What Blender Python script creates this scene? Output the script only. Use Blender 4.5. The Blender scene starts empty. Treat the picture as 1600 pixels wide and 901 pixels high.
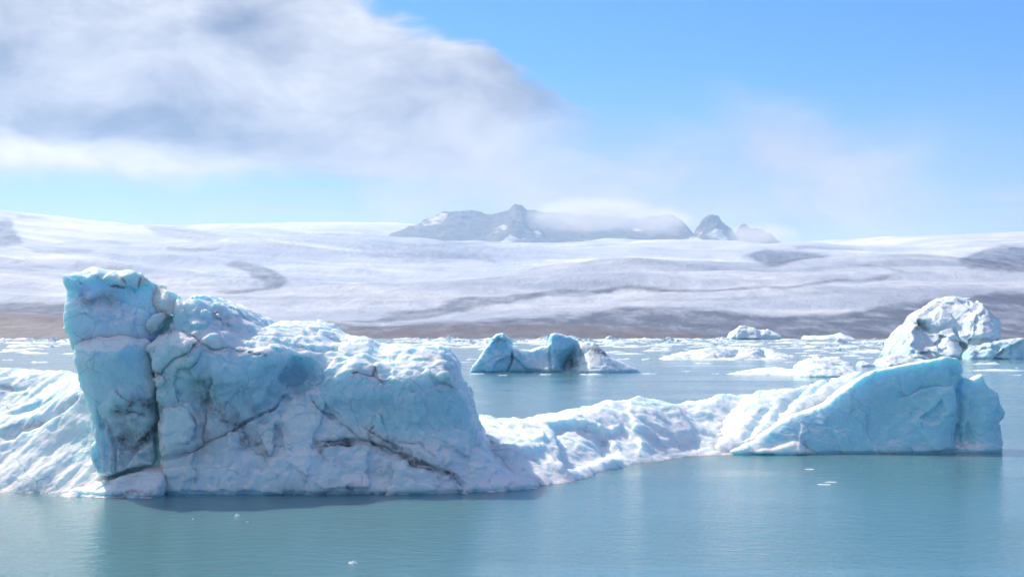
import bpy, math
import numpy as np
from math import radians

# ------------------------------------------------------------------ camera, sky, sun, exposure
F = 2222.0      # focal length in photo pixels (1600 wide)
HZ = 520.0      # photo row of the eye-level line
H = 8.0         # eye height above the lagoon
SC = bpy.context.scene
COL = SC.collection
cam_d = bpy.data.cameras.new('camera')
cam = bpy.data.objects.new('camera', cam_d)
COL.objects.link(cam)
cam.location = (0, 0, H)
cam.rotation_euler = (radians(90), 0, 0)
cam_d.sensor_width = 36.0
cam_d.lens = 36.0 * F / 1600.0
cam_d.shift_y = (HZ - 450.5) / 1600.0
cam_d.clip_start = 0.5
cam_d.clip_end = 120000
SC.camera = cam

SUN_EL, SUN_AZ = 42.0, -42.0          # azimuth from +Y, clockwise
sun_d = bpy.data.lights.new('sun', 'SUN')
sun_d.energy = 5.0
sun_d.angle = radians(0.55)
sun_d.color = (1.0, 0.955, 0.89)
sun = bpy.data.objects.new('sun', sun_d)
COL.objects.link(sun)
from mathutils import Vector
sdir = Vector((math.sin(radians(SUN_AZ)) * math.cos(radians(SUN_EL)),
               math.cos(radians(SUN_AZ)) * math.cos(radians(SUN_EL)), math.sin(radians(SUN_EL))))
sun.rotation_euler = sdir.to_track_quat('Z', 'Y').to_euler()

vs = SC.view_settings
vs.view_transform = 'Standard'
vs.look = 'None'
vs.exposure = 0.17
vs.gamma = 1.0
SC.cycles.use_denoising = True
SC.cycles.use_adaptive_sampling = True
SC.cycles.adaptive_threshold = 0.02
SC.cycles.max_bounces = 5
SC.cycles.diffuse_bounces = 2
SC.cycles.glossy_bounces = 2
SC.cycles.volume_bounces = 1
SC.cycles.sample_clamp_indirect = 6.0


class NT:
    """small helper to write node trees as expressions"""
    def __init__(self, tree):
        self.t = tree
        tree.nodes.clear()

    def n(self, typ, inputs=None, **props):
        nd = self.t.nodes.new(typ)
        for k, v in props.items():
            setattr(nd, k, v)
        for k, v in (inputs or {}).items():
            sock = nd.inputs[k]
            if hasattr(v, 'is_output'):
                self.t.links.new(v, sock)
            else:
                sock.default_value = v
        return nd

    def m(self, op, a, b=None, c=None, clamp=False):
        ins = {0: a}
        if b is not None:
            ins[1] = b
        if c is not None:
            ins[2] = c
        return self.n('ShaderNodeMath', ins, operation=op, use_clamp=clamp).outputs[0]

    def ss(self, x, a, b):          # smoothstep a..b
        nd = self.n('ShaderNodeMapRange', {'Value': x, 'From Min': a, 'From Max': b, 'To Min': 0.0, 'To Max': 1.0},
                    interpolation_type='SMOOTHSTEP', clamp=True)
        return nd.outputs[0]

    def mix(self, f, a, b, blend='MIX'):
        nd = self.n('ShaderNodeMix', data_type='RGBA', blend_type=blend, clamp_factor=True)
        for sock, v in ((nd.inputs[0], f), (nd.inputs[6], a), (nd.inputs[7], b)):
            if hasattr(v, 'is_output'):
                self.t.links.new(v, sock)
            else:
                sock.default_value = v if not isinstance(v, tuple) else (v + (1.0,))[:4]
        return nd.outputs[2]

    def noise(self, vec, scale, detail=3, rough=0.55, dist=0.0):
        return self.n('ShaderNodeTexNoise', {'Vector': vec, 'Scale': scale, 'Detail': detail,
                                             'Roughness': rough, 'Distortion': dist}).outputs[0]

    def vec(self, x, y, z):
        return self.n('ShaderNodeCombineXYZ', {0: x, 1: y, 2: z}).outputs[0]

    def mapping(self, v, scale, rot=(0, 0, 0)):
        return self.n('ShaderNodeMapping', {'Vector': v, 'Scale': scale, 'Rotation': rot}).outputs[0]

    def link(self, a, b):
        self.t.links.new(a, b)


world = bpy.data.worlds.new('World')
SC.world = world
world.use_nodes = True
w = NT(world.node_tree)
SKY_K = 0.10
sky = w.n('ShaderNodeTexSky', sky_type='NISHITA', sun_disc=False, sun_elevation=radians(SUN_EL),
          sun_rotation=radians(SUN_AZ), altitude=0.0, air_density=1.0, dust_density=0.25, ozone_density=2.5)
tc = w.n('ShaderNodeTexCoord').outputs['Generated']
sp = w.n('ShaderNodeSeparateXYZ', {0: tc})
dx, dy, dz = sp.outputs[0], sp.outputs[1], sp.outputs[2]
az = w.m('ARCTAN2', dx, dy)                       # radians right of the view axis
el = w.m('ARCSINE', dz)
U = w.m('MULTIPLY', az, F / 100.0)                # in hundreds of photo pixels; 0 = picture centre column
V = w.m('MULTIPLY', el, F / 100.0)                # hundreds of pixels above eye level
cv = w.vec(U, V, 0.0)
warp = w.n('ShaderNodeTexNoise', {'Vector': w.mapping(cv, (0.35, 0.6, 1)), 'Scale': 1.0, 'Detail': 4.0, 'Roughness': 0.5})
wsp = w.n('ShaderNodeSeparateColor', {0: warp.outputs[1]})
Uw = w.m('ADD', U, w.m('MULTIPLY', w.m('SUBTRACT', wsp.outputs[0], 0.5), 2.4))
Vw = w.m('ADD', V, w.m('MULTIPLY', w.m('SUBTRACT', wsp.outputs[1], 0.5), 1.3))
cvw = w.vec(Uw, Vw, 0.0)
n1 = w.noise(w.mapping(cvw, (0.34, 0.62, 1)), 1.0, 4, 0.55)
n2 = w.noise(w.mapping(cvw, (0.9, 1.6, 1)), 1.0, 4, 0.6)
def blob(cu, cv_, su, sv, k, rot=0.0):
    a_ = w.m('SUBTRACT', Uw, cu)
    b_ = w.m('SUBTRACT', Vw, cv_)
    if rot:
        c_, s_ = math.cos(rot), math.sin(rot)
        a_, b_ = (w.m('ADD', w.m('MULTIPLY', a_, c_), w.m('MULTIPLY', b_, s_)),
                  w.m('SUBTRACT', w.m('MULTIPLY', b_, c_), w.m('MULTIPLY', a_, s_)))
    r2 = w.m('ADD', w.m('POWER', w.m('ABSOLUTE', w.m('DIVIDE', a_, su)), 2.0), w.m('POWER', w.m('ABSOLUTE', w.m('DIVIDE', b_, sv)), 2.0))
    return w.m('MULTIPLY', w.m('EXPONENT', w.m('MULTIPLY', r2, -1.0)), k)


# big bank on the left: upper edge runs down to the right, lower edge almost level
edge = w.m('SUBTRACT', w.m('SUBTRACT', 4.08, w.m('MULTIPLY', Uw, 0.56)), Vw)
e1 = w.ss(w.m('ADD', edge, w.m('MULTIPLY', w.m('SUBTRACT', n2, 0.5), 0.8)), -0.10, 0.30)
e1 = w.m('MULTIPLY', e1, w.m('SUBTRACT', 1.0, w.ss(Uw, -0.2, 1.9)))
low = w.ss(w.m('ADD', Vw, w.m('MULTIPLY', w.m('SUBTRACT', n1, 0.5), 0.7)), 1.95, 2.5)
bank = w.m('MULTIPLY', w.m('MULTIPLY', e1, low), 0.97)
# thin lilac cloud on the right
ed2 = w.m('SUBTRACT', w.m('SUBTRACT', 4.95, w.m('MULTIPLY', Uw, 0.30)), Vw)
c2 = w.m('MULTIPLY', w.ss(w.m('ADD', ed2, w.m('MULTIPLY', w.m('SUBTRACT', n1, 0.5), 0.9)), -0.25, 0.9),
         w.m('MULTIPLY', w.ss(Vw, 1.9, 2.7), w.m('MULTIPLY', w.ss(w.m('SUBTRACT', Uw, w.m('MULTIPLY', Vw, 0.5)), 0.9, 2.4), w.m('SUBTRACT', 1.0, w.ss(Uw, 5.9, 7.3)))))
c2 = w.m('MULTIPLY', c2, w.ss(n1, 0.05, 0.42))
# low veil over the mountains
veil = w.m('MULTIPLY', w.m('MULTIPLY', w.ss(Vw, 1.2, 1.9), w.m('SUBTRACT', 1.0, w.ss(Vw, 2.5, 3.6))),
           w.m('MULTIPLY', w.ss(Uw, -4.5, -0.5), w.m('SUBTRACT', 1.0, w.ss(Uw, 5.0, 7.5))))
# thin bright streaks low over the ice cap
stn = w.ss(w.noise(w.mapping(cv, (0.5, 3.5, 1)), 1.0, 5, 0.6), 0.36, 0.6)
st = w.m('MULTIPLY', w.m('ADD', blob(-3.4, 1.88, 1.5, 0.14, 1.0), blob(7.9, 1.8, 1.1, 0.22, 1.1)), stn)
# everything else: unseen cloud all round and overhead, cover raised to brighten shaded ice
gen = w.noise(w.mapping(tc, (1.6, 1.6, 4.0)), 1.0, 3, 0.55)
side = w.m('ADD', w.ss(w.m('ABSOLUTE', U), 9.0, 13.0), w.ss(V, 7.5, 11.0), clamp=True)
gen = w.m('MULTIPLY', w.ss(gen, 0.44, 0.64), side)
mask = w.m('MAXIMUM', w.m('MAXIMUM', bank, w.m('MULTIPLY', c2, 0.85)),
           w.m('MAXIMUM', w.m('MULTIPLY', w.m('MULTIPLY', veil, w.ss(n1, 0.2, 0.55)), 0.85), w.m('MAXIMUM', w.m('MULTIPLY', st, 0.6), w.m('MULTIPLY', gen, 0.8))))
# thickness shading: thick parts are grey below, thin edges bright
shade = w.m('ADD', w.m('MULTIPLY', w.m('SUBTRACT', n1, 0.5), 1.6), w.m('MULTIPLY', w.m('SUBTRACT', n2, 0.5), 0.8))
shade = w.m('ADD', shade, 0.46)
for bl_ in (blob(-6.6, 3.0, 3.2, 0.42, -0.50), blob(0.0, 3.92, 1.5, 0.26, -0.36, -0.5), blob(-3.9, 4.7, 0.9, 0.5, -0.45, -0.5), blob(-7.7, 4.2, 0.7, 0.5, -0.35),
            blob(-1.1, 4.55, 0.75, 0.32, 0.45, -0.5), blob(-2.5, 5.0, 0.7, 0.45, 0.40), blob(-6.2, 2.5, 3.6, 0.26, 0.30), blob(-6.2, 4.6, 1.1, 0.7, 0.22), blob(-1.6, 3.0, 1.6, 0.5, 0.12)):
    shade = w.m('ADD', shade, bl_)
shade = w.m('MINIMUM', w.m('MAXIMUM', shade, 0.0), 1.0)
ccol = w.mix(shade, (0.135, 0.165, 0.27), (0.78, 0.82, 0.91))
ccol = w.mix(w.m('MAXIMUM', w.m('MULTIPLY', veil, 0.6), w.m('MULTIPLY', c2, 0.8)), ccol, (0.46, 0.51, 0.65))
skyc = w.n('ShaderNodeVectorMath', {0: sky.outputs[0], 'Scale': SKY_K}, operation='SCALE').outputs[0]
skyc = w.mix(1.0, skyc, (0.21, 0.66, 1.34), 'MULTIPLY')
pale = w.m('MULTIPLY', w.m('SUBTRACT', 1.0, w.ss(V, 0.3, 4.4)), 0.7)
skyc = w.mix(pale, skyc, (0.36, 0.43, 0.58))
fin = w.mix(mask, skyc, ccol)
bg = w.n('ShaderNodeBackground', {'Color': fin, 'Strength': 1.0})
wo = w.n('ShaderNodeOutputWorld')
w.link(bg.outputs[0], wo.inputs[0])

# ------------------------------------------------------------------ numeric helpers
def _hash(ix, iy, iz, seed):
    h = (ix.astype(np.uint32) * np.uint32(374761393) + iy.astype(np.uint32) * np.uint32(668265263)
         + iz.astype(np.uint32) * np.uint32(2147483647) + np.uint32(seed) * np.uint32(1274126177))
    h = (h ^ (h >> np.uint32(13))) * np.uint32(1274126177)
    h = (h ^ (h >> np.uint32(16))) * np.uint32(2246822519)
    return h ^ (h >> np.uint32(15))


def perlin(x, y, z, seed=0):
    x, y, z = np.broadcast_arrays(np.asarray(x, np.float32), np.asarray(y, np.float32), np.asarray(z, np.float32))
    fx, fy, fz = np.floor(x), np.floor(y), np.floor(z)
    ix, iy, iz = fx.astype(np.int64), fy.astype(np.int64), fz.astype(np.int64)
    x, y, z = x - fx, y - fy, z - fz
    s = lambda t: t * t * t * (t * (t * 6 - 15) + 10)
    u, v, ww = s(x), s(y), s(z)
    out = 0
    for cx in (0, 1):
        wx = u if cx else 1 - u
        for cy in (0, 1):
            wy = v if cy else 1 - v
            for cz in (0, 1):
                wz = ww if cz else 1 - ww
                h = _hash(ix + cx, iy + cy, iz + cz, seed)
                gx = ((h & np.uint32(255)).astype(np.float32) / 127.5 - 1)
                gy = (((h >> np.uint32(8)) & np.uint32(255)).astype(np.float32) / 127.5 - 1)
                gz = (((h >> np.uint32(16)) & np.uint32(255)).astype(np.float32) / 127.5 - 1)
                out = out + wx * wy * wz * (gx * (x - cx) + gy * (y - cy) + gz * (z - cz))
    return out * 1.3


def fbm(x, y, z, sc, oct=4, seed=0, gain=0.5, ridged=False):
    a, f, o = 1.0, 1.0 / sc, 0
    for k in range(oct):
        p = perlin(x * f, y * f, z * f, seed + 17 * k)
        o = o + a * ((1 - 2 * np.abs(p)) if ridged else p)
        a *= gain
        f *= 2.03
    return o


def worley(x, y, z, sc, seed=0):
    x, y, z = [np.asarray(q, np.float32) / sc for q in (x, y, z)]
    ix, iy, iz = [np.floor(q).astype(np.int64) for q in (x, y, z)]
    best = np.full(x.shape, 9.0, np.float32)
    sec = np.full(x.shape, 9.0, np.float32)
    cid = np.zeros(x.shape, np.uint32)
    for a in (-1, 0, 1):
        for b in (-1, 0, 1):
            for c in (-1, 0, 1):
                h = _hash(ix + a, iy + b, iz + c, seed)
                px = ix + a + (h & np.uint32(1023)).astype(np.float32) / 1023
                py = iy + b + ((h >> np.uint32(10)) & np.uint32(1023)).astype(np.float32) / 1023
                pz = iz + c + ((h >> np.uint32(20)) & np.uint32(1023)).astype(np.float32) / 1023
                d = np.sqrt((px - x) ** 2 + (py - y) ** 2 + (pz - z) ** 2)
                nb = d < best
                sec = np.where(nb, best, np.minimum(sec, d))
                cid = np.where(nb, h, cid)
                best = np.where(nb, d, best)
    return best, sec, (cid & np.uint32(65535)).astype(np.float32) / 65535


def shards(x, y, z, sc, seed=0):
    """piecewise planar offset: every cell of a cellular pattern is a flat tilted break surface"""
    x, y, z = [np.asarray(q, np.float32) / sc for q in (x, y, z)]
    ix, iy, iz = [np.floor(q).astype(np.int64) for q in (x, y, z)]
    best = np.full(x.shape, 9.0, np.float32)
    out = np.zeros(x.shape, np.float32)
    for a in (-1, 0, 1):
        for b in (-1, 0, 1):
            for c in (-1, 0, 1):
                h = _hash(ix + a, iy + b, iz + c, seed)
                px = ix + a + (h & np.uint32(1023)).astype(np.float32) / 1023
                py = iy + b + ((h >> np.uint32(10)) & np.uint32(1023)).astype(np.float32) / 1023
                pz = iz + c + ((h >> np.uint32(20)) & np.uint32(1023)).astype(np.float32) / 1023
                d = (px - x) ** 2 + (py - y) ** 2 + (pz - z) ** 2
                h2 = _hash(ix + a, iy + b, iz + c, seed + 7)
                g = [((h2 >> np.uint32(s_)) & np.uint32(255)).astype(np.float32) / 127.5 - 1 for s_ in (0, 8, 16)]
                o_ = ((h2 >> np.uint32(24)) & np.uint32(255)).astype(np.float32) / 255 - 0.5
                val = g[0] * (x - px) + g[1] * (y - py) + g[2] * (z - pz) + 0.5 * o_
                nb = d < best
                out = np.where(nb, val, out)
                best = np.where(nb, d, best)
    return out * sc


def sst(x, a, b):
    t = np.clip((x - a) / (b - a), 0, 1)
    return t * t * (3 - 2 * t)


def smax(a, b, k):
    return 0.5 * (a + b + np.sqrt((a - b) ** 2 + k * k))


def smin(a, b, k):
    return 0.5 * (a + b - np.sqrt((a - b) ** 2 + k * k))


def seg_dist(X, Z, pts):
    """distance to a polyline and position 0..1 along it"""
    best = np.full(X.shape, 1e9, np.float32)
    along = np.zeros(X.shape, np.float32)
    n = len(pts) - 1
    for i in range(n):
        ax, az_ = pts[i]
        bx, bz = pts[i + 1]
        ex, ez = bx - ax, bz - az_
        t = np.clip(((X - ax) * ex + (Z - az_) * ez) / (ex * ex + ez * ez + 1e-12), 0, 1)
        d = np.hypot(X - ax - t * ex, Z - az_ - t * ez)
        m = d < best
        best = np.where(m, d, best)
        along = np.where(m, (i + t) / n, along)
    return best, along


def sd_poly(X, Z, pts):
    d, _ = seg_dist(X, Z, list(pts) + [pts[0]])
    inside = np.zeros(X.shape, bool)
    n = len(pts)
    for i in range(n):
        ax, az_ = pts[i]
        bx, bz = pts[(i + 1) % n]
        if az_ == bz:
            continue
        c = ((az_ > Z) != (bz > Z)) & (X < (bx - ax) * (Z - az_) / (bz - az_) + ax)
        inside ^= c
    return np.where(inside, -d, d)


def rbf_fit(P, val, smooth=1e-3):
    P = np.asarray(P, float)
    val = np.asarray(val, float)
    n = len(P)
    sc = np.ptp(P, axis=0).max()
    Q = P / sc
    d2 = ((Q[:, None] - Q[None]) ** 2).sum(-1)
    K = 0.5 * d2 * np.log(d2 + 1e-12) + smooth * np.eye(n)
    A = np.zeros((n + 3, n + 3))
    A[:n, :n] = K
    A[:n, n] = 1
    A[:n, n + 1:] = Q
    A[n, :n] = 1
    A[n + 1:, :n] = Q.T
    b = np.zeros(n + 3)
    b[:n] = val
    c = np.linalg.solve(A, b)
    lo, hi = val.min(), val.max()

    def ev(x, y):
        x = np.asarray(x, float) / sc
        y = np.asarray(y, float) / sc
        o = c[n] + c[n + 1] * x + c[n + 2] * y
        for i in range(n):
            r2 = (x - Q[i, 0]) ** 2 + (y - Q[i, 1]) ** 2
            o = o + c[i] * 0.5 * r2 * np.log(r2 + 1e-12)
        return np.clip(o, lo - 0.25 * (hi - lo), hi + 0.25 * (hi - lo)).astype(np.float32)
    return ev


def at(px, py, Y):
    """photo pixel + distance -> world point"""
    return ((px - 800.0) / F * Y, Y, H - (py - HZ) / F * Y)


def proj(X, Y, Z):
    return 800.0 + F * X / Y, HZ - F * (Z - H) / Y


def surface_nets(d, org, h):
    """naive surface nets of the zero level of d (negative inside)"""
    s = d < 0
    nx, ny, nz = d.shape
    cnt = np.zeros((nx - 1, ny - 1, nz - 1), np.uint8)
    for a in (0, 1):
        for b in (0, 1):
            for c in (0, 1):
                cnt += s[a:nx - 1 + a, b:ny - 1 + b, c:nz - 1 + c]
    act = (cnt > 0) & (cnt < 8)
    I, J, K = np.nonzero(act)
    idx = np.full(act.shape, -1, np.int64)
    idx[I, J, K] = np.arange(len(I))
    acc = np.zeros((len(I), 3), np.float32)
    num = np.zeros(len(I), np.float32)
    corners = [(a, b, c) for a in (0, 1) for b in (0, 1) for c in (0, 1)]
    for p in corners:
        for ax in range(3):
            if p[ax]:
                continue
            q = list(p)
            q[ax] = 1
            dp = d[I + p[0], J + p[1], K + p[2]]
            dq = d[I + q[0], J + q[1], K + q[2]]
            cr = (dp < 0) != (dq < 0)
            t = np.where(cr, dp / np.where(dp == dq, 1, dp - dq), 0)
            for k in range(3):
                acc[:, k] += np.where(cr, p[k] + (t if k == ax else 0), 0)
            num += cr
    v = acc / num[:, None]
    v[:, 0] += I
    v[:, 1] += J
    v[:, 2] += K
    v = v * h + np.asarray(org, np.float32)
    faces = []
    for ax in range(3):
        b, c = (ax + 1) % 3, (ax + 2) % 3
        lo = [slice(None)] * 3
        hi = [slice(None)] * 3
        lo[ax] = slice(0, d.shape[ax] - 1)
        hi[ax] = slice(1, d.shape[ax])
        cr = s[tuple(lo)] != s[tuple(hi)]
        pos = np.array(np.nonzero(cr))
        ok = (pos[b] > 0) & (pos[c] > 0) & (pos[b] < d.shape[b] - 1) & (pos[c] < d.shape[c] - 1)
        pos = pos[:, ok]
        if pos.shape[1] == 0:
            continue
        inside_lo = s[pos[0], pos[1], pos[2]]

        def cell(db, dc):
            q = pos.copy()
            q[b] += db
            q[c] += dc
            return idx[q[0], q[1], q[2]]
        q0, q1, q2, q3 = cell(-1, -1), cell(0, -1), cell(0, 0), cell(-1, 0)
        f = np.stack([q0, q1, q2, q3], 1)
        f[~inside_lo] = f[~inside_lo][:, ::-1]
        faces.append(f)
    f = np.concatenate(faces)
    f = f[(f >= 0).all(1)]
    return v, f


def vnormals(v, f):
    a, b, c, dd = v[f[:, 0]], v[f[:, 1]], v[f[:, 2]], v[f[:, 3]]
    n = np.cross(c - a, dd - b)
    o = np.zeros_like(v)
    for k in range(4):
        np.add.at(o, f[:, k], n)
    return o / (np.linalg.norm(o, axis=1, keepdims=True) + 1e-9)


def mesh_np(name, v, f, attrs=None, mat=None, smooth=True):
    me = bpy.data.meshes.new(name)
    k = f.shape[1]
    me.vertices.add(len(v))
    me.vertices.foreach_set('co', np.asarray(v, np.float32).ravel())
    me.loops.add(f.size)
    me.loops.foreach_set('vertex_index', f.astype(np.int32).ravel())
    me.polygons.add(len(f))
    me.polygons.foreach_set('loop_start', np.arange(0, f.size, k, dtype=np.int32))
    me.polygons.foreach_set('loop_total', np.full(len(f), k, np.int32))
    me.polygons.foreach_set('use_smooth', np.full(len(f), smooth, bool))
    for an, av in (attrs or {}).items():
        at_ = me.attributes.new(an, 'FLOAT', 'POINT')
        at_.data.foreach_set('value', np.asarray(av, np.float32))
    me.update(calc_edges=True)
    me.validate()
    if mat:
        me.materials.append(mat)
    return me


def link(name, me, parent=None, **props):
    o = bpy.data.objects.new(name, me)
    COL.objects.link(o)
    if parent:
        o.parent = parent
        o.matrix_parent_inverse = parent.matrix_world.inverted()
    for k, v in props.items():
        o[k] = v
    return o


def recenter(o_loc, me):
    """move mesh so that its object can sit at o_loc"""
    from mathutils import Matrix
    me.transform(Matrix.Translation((-o_loc[0], -o_loc[1], -o_loc[2])))


def grid_faces(nu, nv):
    i = np.arange(nu * nv).reshape(nu, nv)
    return np.stack([i[:-1, :-1].ravel(), i[1:, :-1].ravel(), i[1:, 1:].ravel(), i[:-1, 1:].ravel()], 1)


# ------------------------------------------------------------------ materials
def new_mat(name):
    m = bpy.data.materials.new(name)
    m.use_nodes = True
    return m, NT(m.node_tree)


def ice_material(name, unit=1.0, blue=(0.44, 0.76, 0.87), snow=(0.85, 0.91, 0.94), sss=0.55, radius=1.0):
    """glacier ice: white weathered crust over clear blue ice, with dirt; unit = metres of one detail unit"""
    m, t = new_mat(name)
    pos = t.n('ShaderNodeNewGeometry').outputs['Position']
    nrm = t.n('ShaderNodeNewGeometry').outputs['Normal']
    nz = t.n('ShaderNodeSeparateXYZ', {0: nrm}).outputs[2]
    blu = t.n('ShaderNodeAttribute', attribute_name='blue').outputs['Fac']
    drt = t.n('ShaderNodeAttribute', attribute_name='dirt').outputs['Fac']
    p = t.mapping(pos, (1 / unit,) * 3)
    a = t.noise(p, 0.45, 5, 0.6)
    b = t.noise(p, 2.2, 5, 0.65)
    c = t.noise(t.mapping(p, (3.0, 3.0, 0.7)), 2.0, 4, 0.6)
    fine = t.noise(p, 9.0, 4, 0.7)
    crust = t.m('ADD', t.ss(nz, 0.50, 0.92), t.m('MULTIPLY', t.m('SUBTRACT', t.ss(t.m('ADD', t.m('MULTIPLY', a, 0.6), t.m('MULTIPLY', c, 0.4)), 0.3, 0.72), 0.5), 0.55))
    bf = t.m('SUBTRACT', t.m('ADD', blu, t.m('MULTIPLY', t.m('SUBTRACT', b, 0.5), 0.55)), crust, clamp=True)
    col = t.mix(bf, snow, blue)
    col = t.mix(t.m('MULTIPLY', t.ss(fine, 0.5, 0.8), 0.25), col, (0.90, 0.94, 0.96))
    wv_ = t.n('ShaderNodeVectorMath', {0: p, 1: t.n('ShaderNodeTexNoise', {'Vector': p, 'Scale': 0.7, 'Detail': 4.0}).outputs[1]}, operation='ADD').outputs[0]
    ve = t.n('ShaderNodeTexVoronoi', {'Vector': t.mapping(wv_, (0.5, 0.5, 0.8), (0.3, 0.5, 0.2)), 'Scale': 1.0}, feature='DISTANCE_TO_EDGE').outputs['Distance']
    vein = t.m('MULTIPLY', t.m('SUBTRACT', 1.0, t.ss(ve, 0.0, 0.022)), t.ss(a, 0.45, 0.6))
    col = t.mix(t.m('MULTIPLY', vein, 0.5), col, (0.12, 0.42, 0.52))
    dd = t.m('MULTIPLY', drt, t.m('ADD', 0.35, t.m('MULTIPLY', t.ss(t.m('ADD', t.m('MULTIPLY', b, 0.5), t.m('MULTIPLY', fine, 0.5)), 0.34, 0.6), 0.9)), clamp=True)
    dcol = t.mix(t.ss(a, 0.35, 0.65), (0.055, 0.062, 0.075), (0.17, 0.15, 0.14))
    col = t.mix(dd, col, dcol)
    rough = t.m('SUBTRACT', t.m('SUBTRACT', 0.62, t.m('MULTIPLY', bf, 0.30)), t.m('MULTIPLY', b, 0.1))
    h = t.m('ADD', t.m('MULTIPLY', b, 0.5), t.m('ADD', t.m('MULTIPLY', fine, 0.22), t.m('MULTIPLY', c, 0.25)))
    h = t.m('ADD', h, t.m('MULTIPLY', t.noise(p, 30.0, 3, 0.7), 0.07))
    h = t.m('SUBTRACT', h, t.m('MULTIPLY', vein, 0.12))
    bump = t.n('ShaderNodeBump', {'Height': h, 'Strength': t.m('ADD', 0.30, t.m('MULTIPLY', t.ss(t.noise(p, 0.8, 3, 0.6), 0.42, 0.62), 0.6)), 'Distance': 0.20 * unit})
    bs = t.n('ShaderNodeBsdfPrincipled', {'Base Color': col, 'Roughness': rough, 'IOR': 1.31, 'Normal': bump.outputs[0],
                                          'Subsurface Weight': t.m('MULTIPLY', t.m('SUBTRACT', 1.0, dd), sss),
                                          'Subsurface Radius': (0.25, 0.75, 1.0), 'Subsurface Scale': 0.5 * unit * radius})
    o = t.n('ShaderNodeOutputMaterial')
    t.link(bs.outputs[0], o.inputs[0])
    return m


ICE = ice_material('near_ice', sss=0.85, radius=2.6)
ICE_FIN = ice_material('clear_blue_ice', blue=(0.38, 0.76, 0.85), sss=0.85, radius=2.6)
ICE_MID = ice_material('middle_ice', unit=3.0, blue=(0.30, 0.66, 0.80), radius=1.6, sss=0.75)
ICE_FAR = ice_material('far_ice', unit=5.0, snow=(0.82, 0.88, 0.92), sss=0.3, radius=0.5)


def water_material():
    m, t = new_mat('milky_lagoon_water')
    pos = t.n('ShaderNodeNewGeometry').outputs['Position']
    a = t.noise(t.mapping(pos, (1.0, 1.6, 1.0), (0, 0, 0.25)), 0.9, 4, 0.6, 0.3)
    b = t.noise(t.mapping(pos, (1.0, 1.3, 1.0), (0, 0, -0.4)), 3.4, 3, 0.6, 0.2)
    big = t.noise(t.mapping(pos, (0.02, 0.05, 1)), 1.0, 4, 0.55, 0.6)
    calm = t.ss(big, 0.36, 0.62)
    h = t.m('ADD', t.m('MULTIPLY', a, 0.6), t.m('MULTIPLY', b, 0.22))
    bump = t.n('ShaderNodeBump', {'Height': h, 'Strength': t.m('ADD', 0.30, t.m('MULTIPLY', calm, 0.6)), 'Distance': 0.16})
    col = t.mix(t.noise(t.mapping(pos, (0.03, 0.08, 1)), 1.0, 3, 0.5), (0.100, 0.225, 0.240), (0.115, 0.245, 0.260))
    bs = t.n('ShaderNodeBsdfPrincipled', {'Base Color': col, 'Roughness': t.m('ADD', 0.10, t.m('MULTIPLY', calm, 0.05)), 'IOR': 1.333, 'Normal': bump.outputs[0],
                                          'Subsurface Weight': 0.9, 'Subsurface Radius': (0.6, 1.0, 1.0), 'Subsurface Scale': 5.0})
    o = t.n('ShaderNodeOutputMaterial')
    t.link(bs.outputs[0], o.inputs[0])
    return m


def glacier_material():
    m, t = new_mat('glacier_surface')
    pos = t.n('ShaderNodeNewGeometry').outputs['Position']
    drt = t.n('ShaderNodeAttribute', attribute_name='dirt').outputs['Fac']
    brn = t.n('ShaderNodeAttribute', attribute_name='brown').outputs['Fac']
    cre = t.n('ShaderNodeAttribute', attribute_name='blue').outputs['Fac']
    p = t.mapping(pos, (0.001, 0.001, 0.001))
    fl = t.noise(t.mapping(p, (1.2, 1.5, 1.0), (0, 0, 0.5)), 1.6, 7, 0.66, 0.2)
    f2 = t.noise(t.mapping(p, (13, 5.5, 4), (0, 0, 0.6)), 1.3, 6, 0.65, 0.1)
    f3 = t.noise(t.mapping(p, (50, 17, 10), (0, 0, -0.3)), 1.0, 5, 0.7, 0.0)
    snow = t.mix(t.ss(fl, 0.35, 0.66), (0.52, 0.58, 0.70), (0.78, 0.81, 0.87))
    snow = t.mix(t.m('MULTIPLY', t.ss(f2, 0.42, 0.68), 0.24), snow, (0.40, 0.42, 0.50))
    strp = t.noise(t.mapping(p, (0.22, 1.5, 1.0), (0, 0, 0.12)), 1.6, 6, 0.6, 0.5)
    snow = t.mix(t.m('MULTIPLY', t.ss(strp, 0.44, 0.62), 0.62), snow, (0.40, 0.46, 0.58))
    snow = t.mix(t.m('MULTIPLY', cre, t.ss(f3, 0.42, 0.6)), snow, (0.36, 0.46, 0.60))
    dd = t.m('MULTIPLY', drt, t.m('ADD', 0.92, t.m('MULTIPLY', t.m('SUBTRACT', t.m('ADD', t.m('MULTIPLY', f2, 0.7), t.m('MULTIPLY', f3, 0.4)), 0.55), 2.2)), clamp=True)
    dirt = t.mix(t.ss(f3, 0.3, 0.7), (0.07, 0.08, 0.125), (0.125, 0.135, 0.185))  # slate tone shared by moraine dirt and the painted cloud shadow
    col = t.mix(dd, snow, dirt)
    col = t.mix(t.m('MULTIPLY', brn, t.m('ADD', 0.8, t.m('MULTIPLY', t.m('SUBTRACT', f2, 0.5), 0.8)), clamp=True), col,
                t.mix(t.ss(f3, 0.3, 0.7), (0.125, 0.088, 0.068), (0.19, 0.135, 0.105)))
    hgt = t.m('ADD', t.m('MULTIPLY', f2, 60.0), t.m('MULTIPLY', f3, 14.0))
    bump = t.n('ShaderNodeBump', {'Height': hgt, 'Strength': 0.22, 'Distance': 1.0})
    bs = t.n('ShaderNodeBsdfPrincipled', {'Base Color': col, 'Roughness': 0.8, 'Normal': bump.outputs[0], 'Specular IOR Level': 0.2})
    o = t.n('ShaderNodeOutputMaterial')
    t.link(bs.outputs[0], o.inputs[0])
    return m


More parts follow.
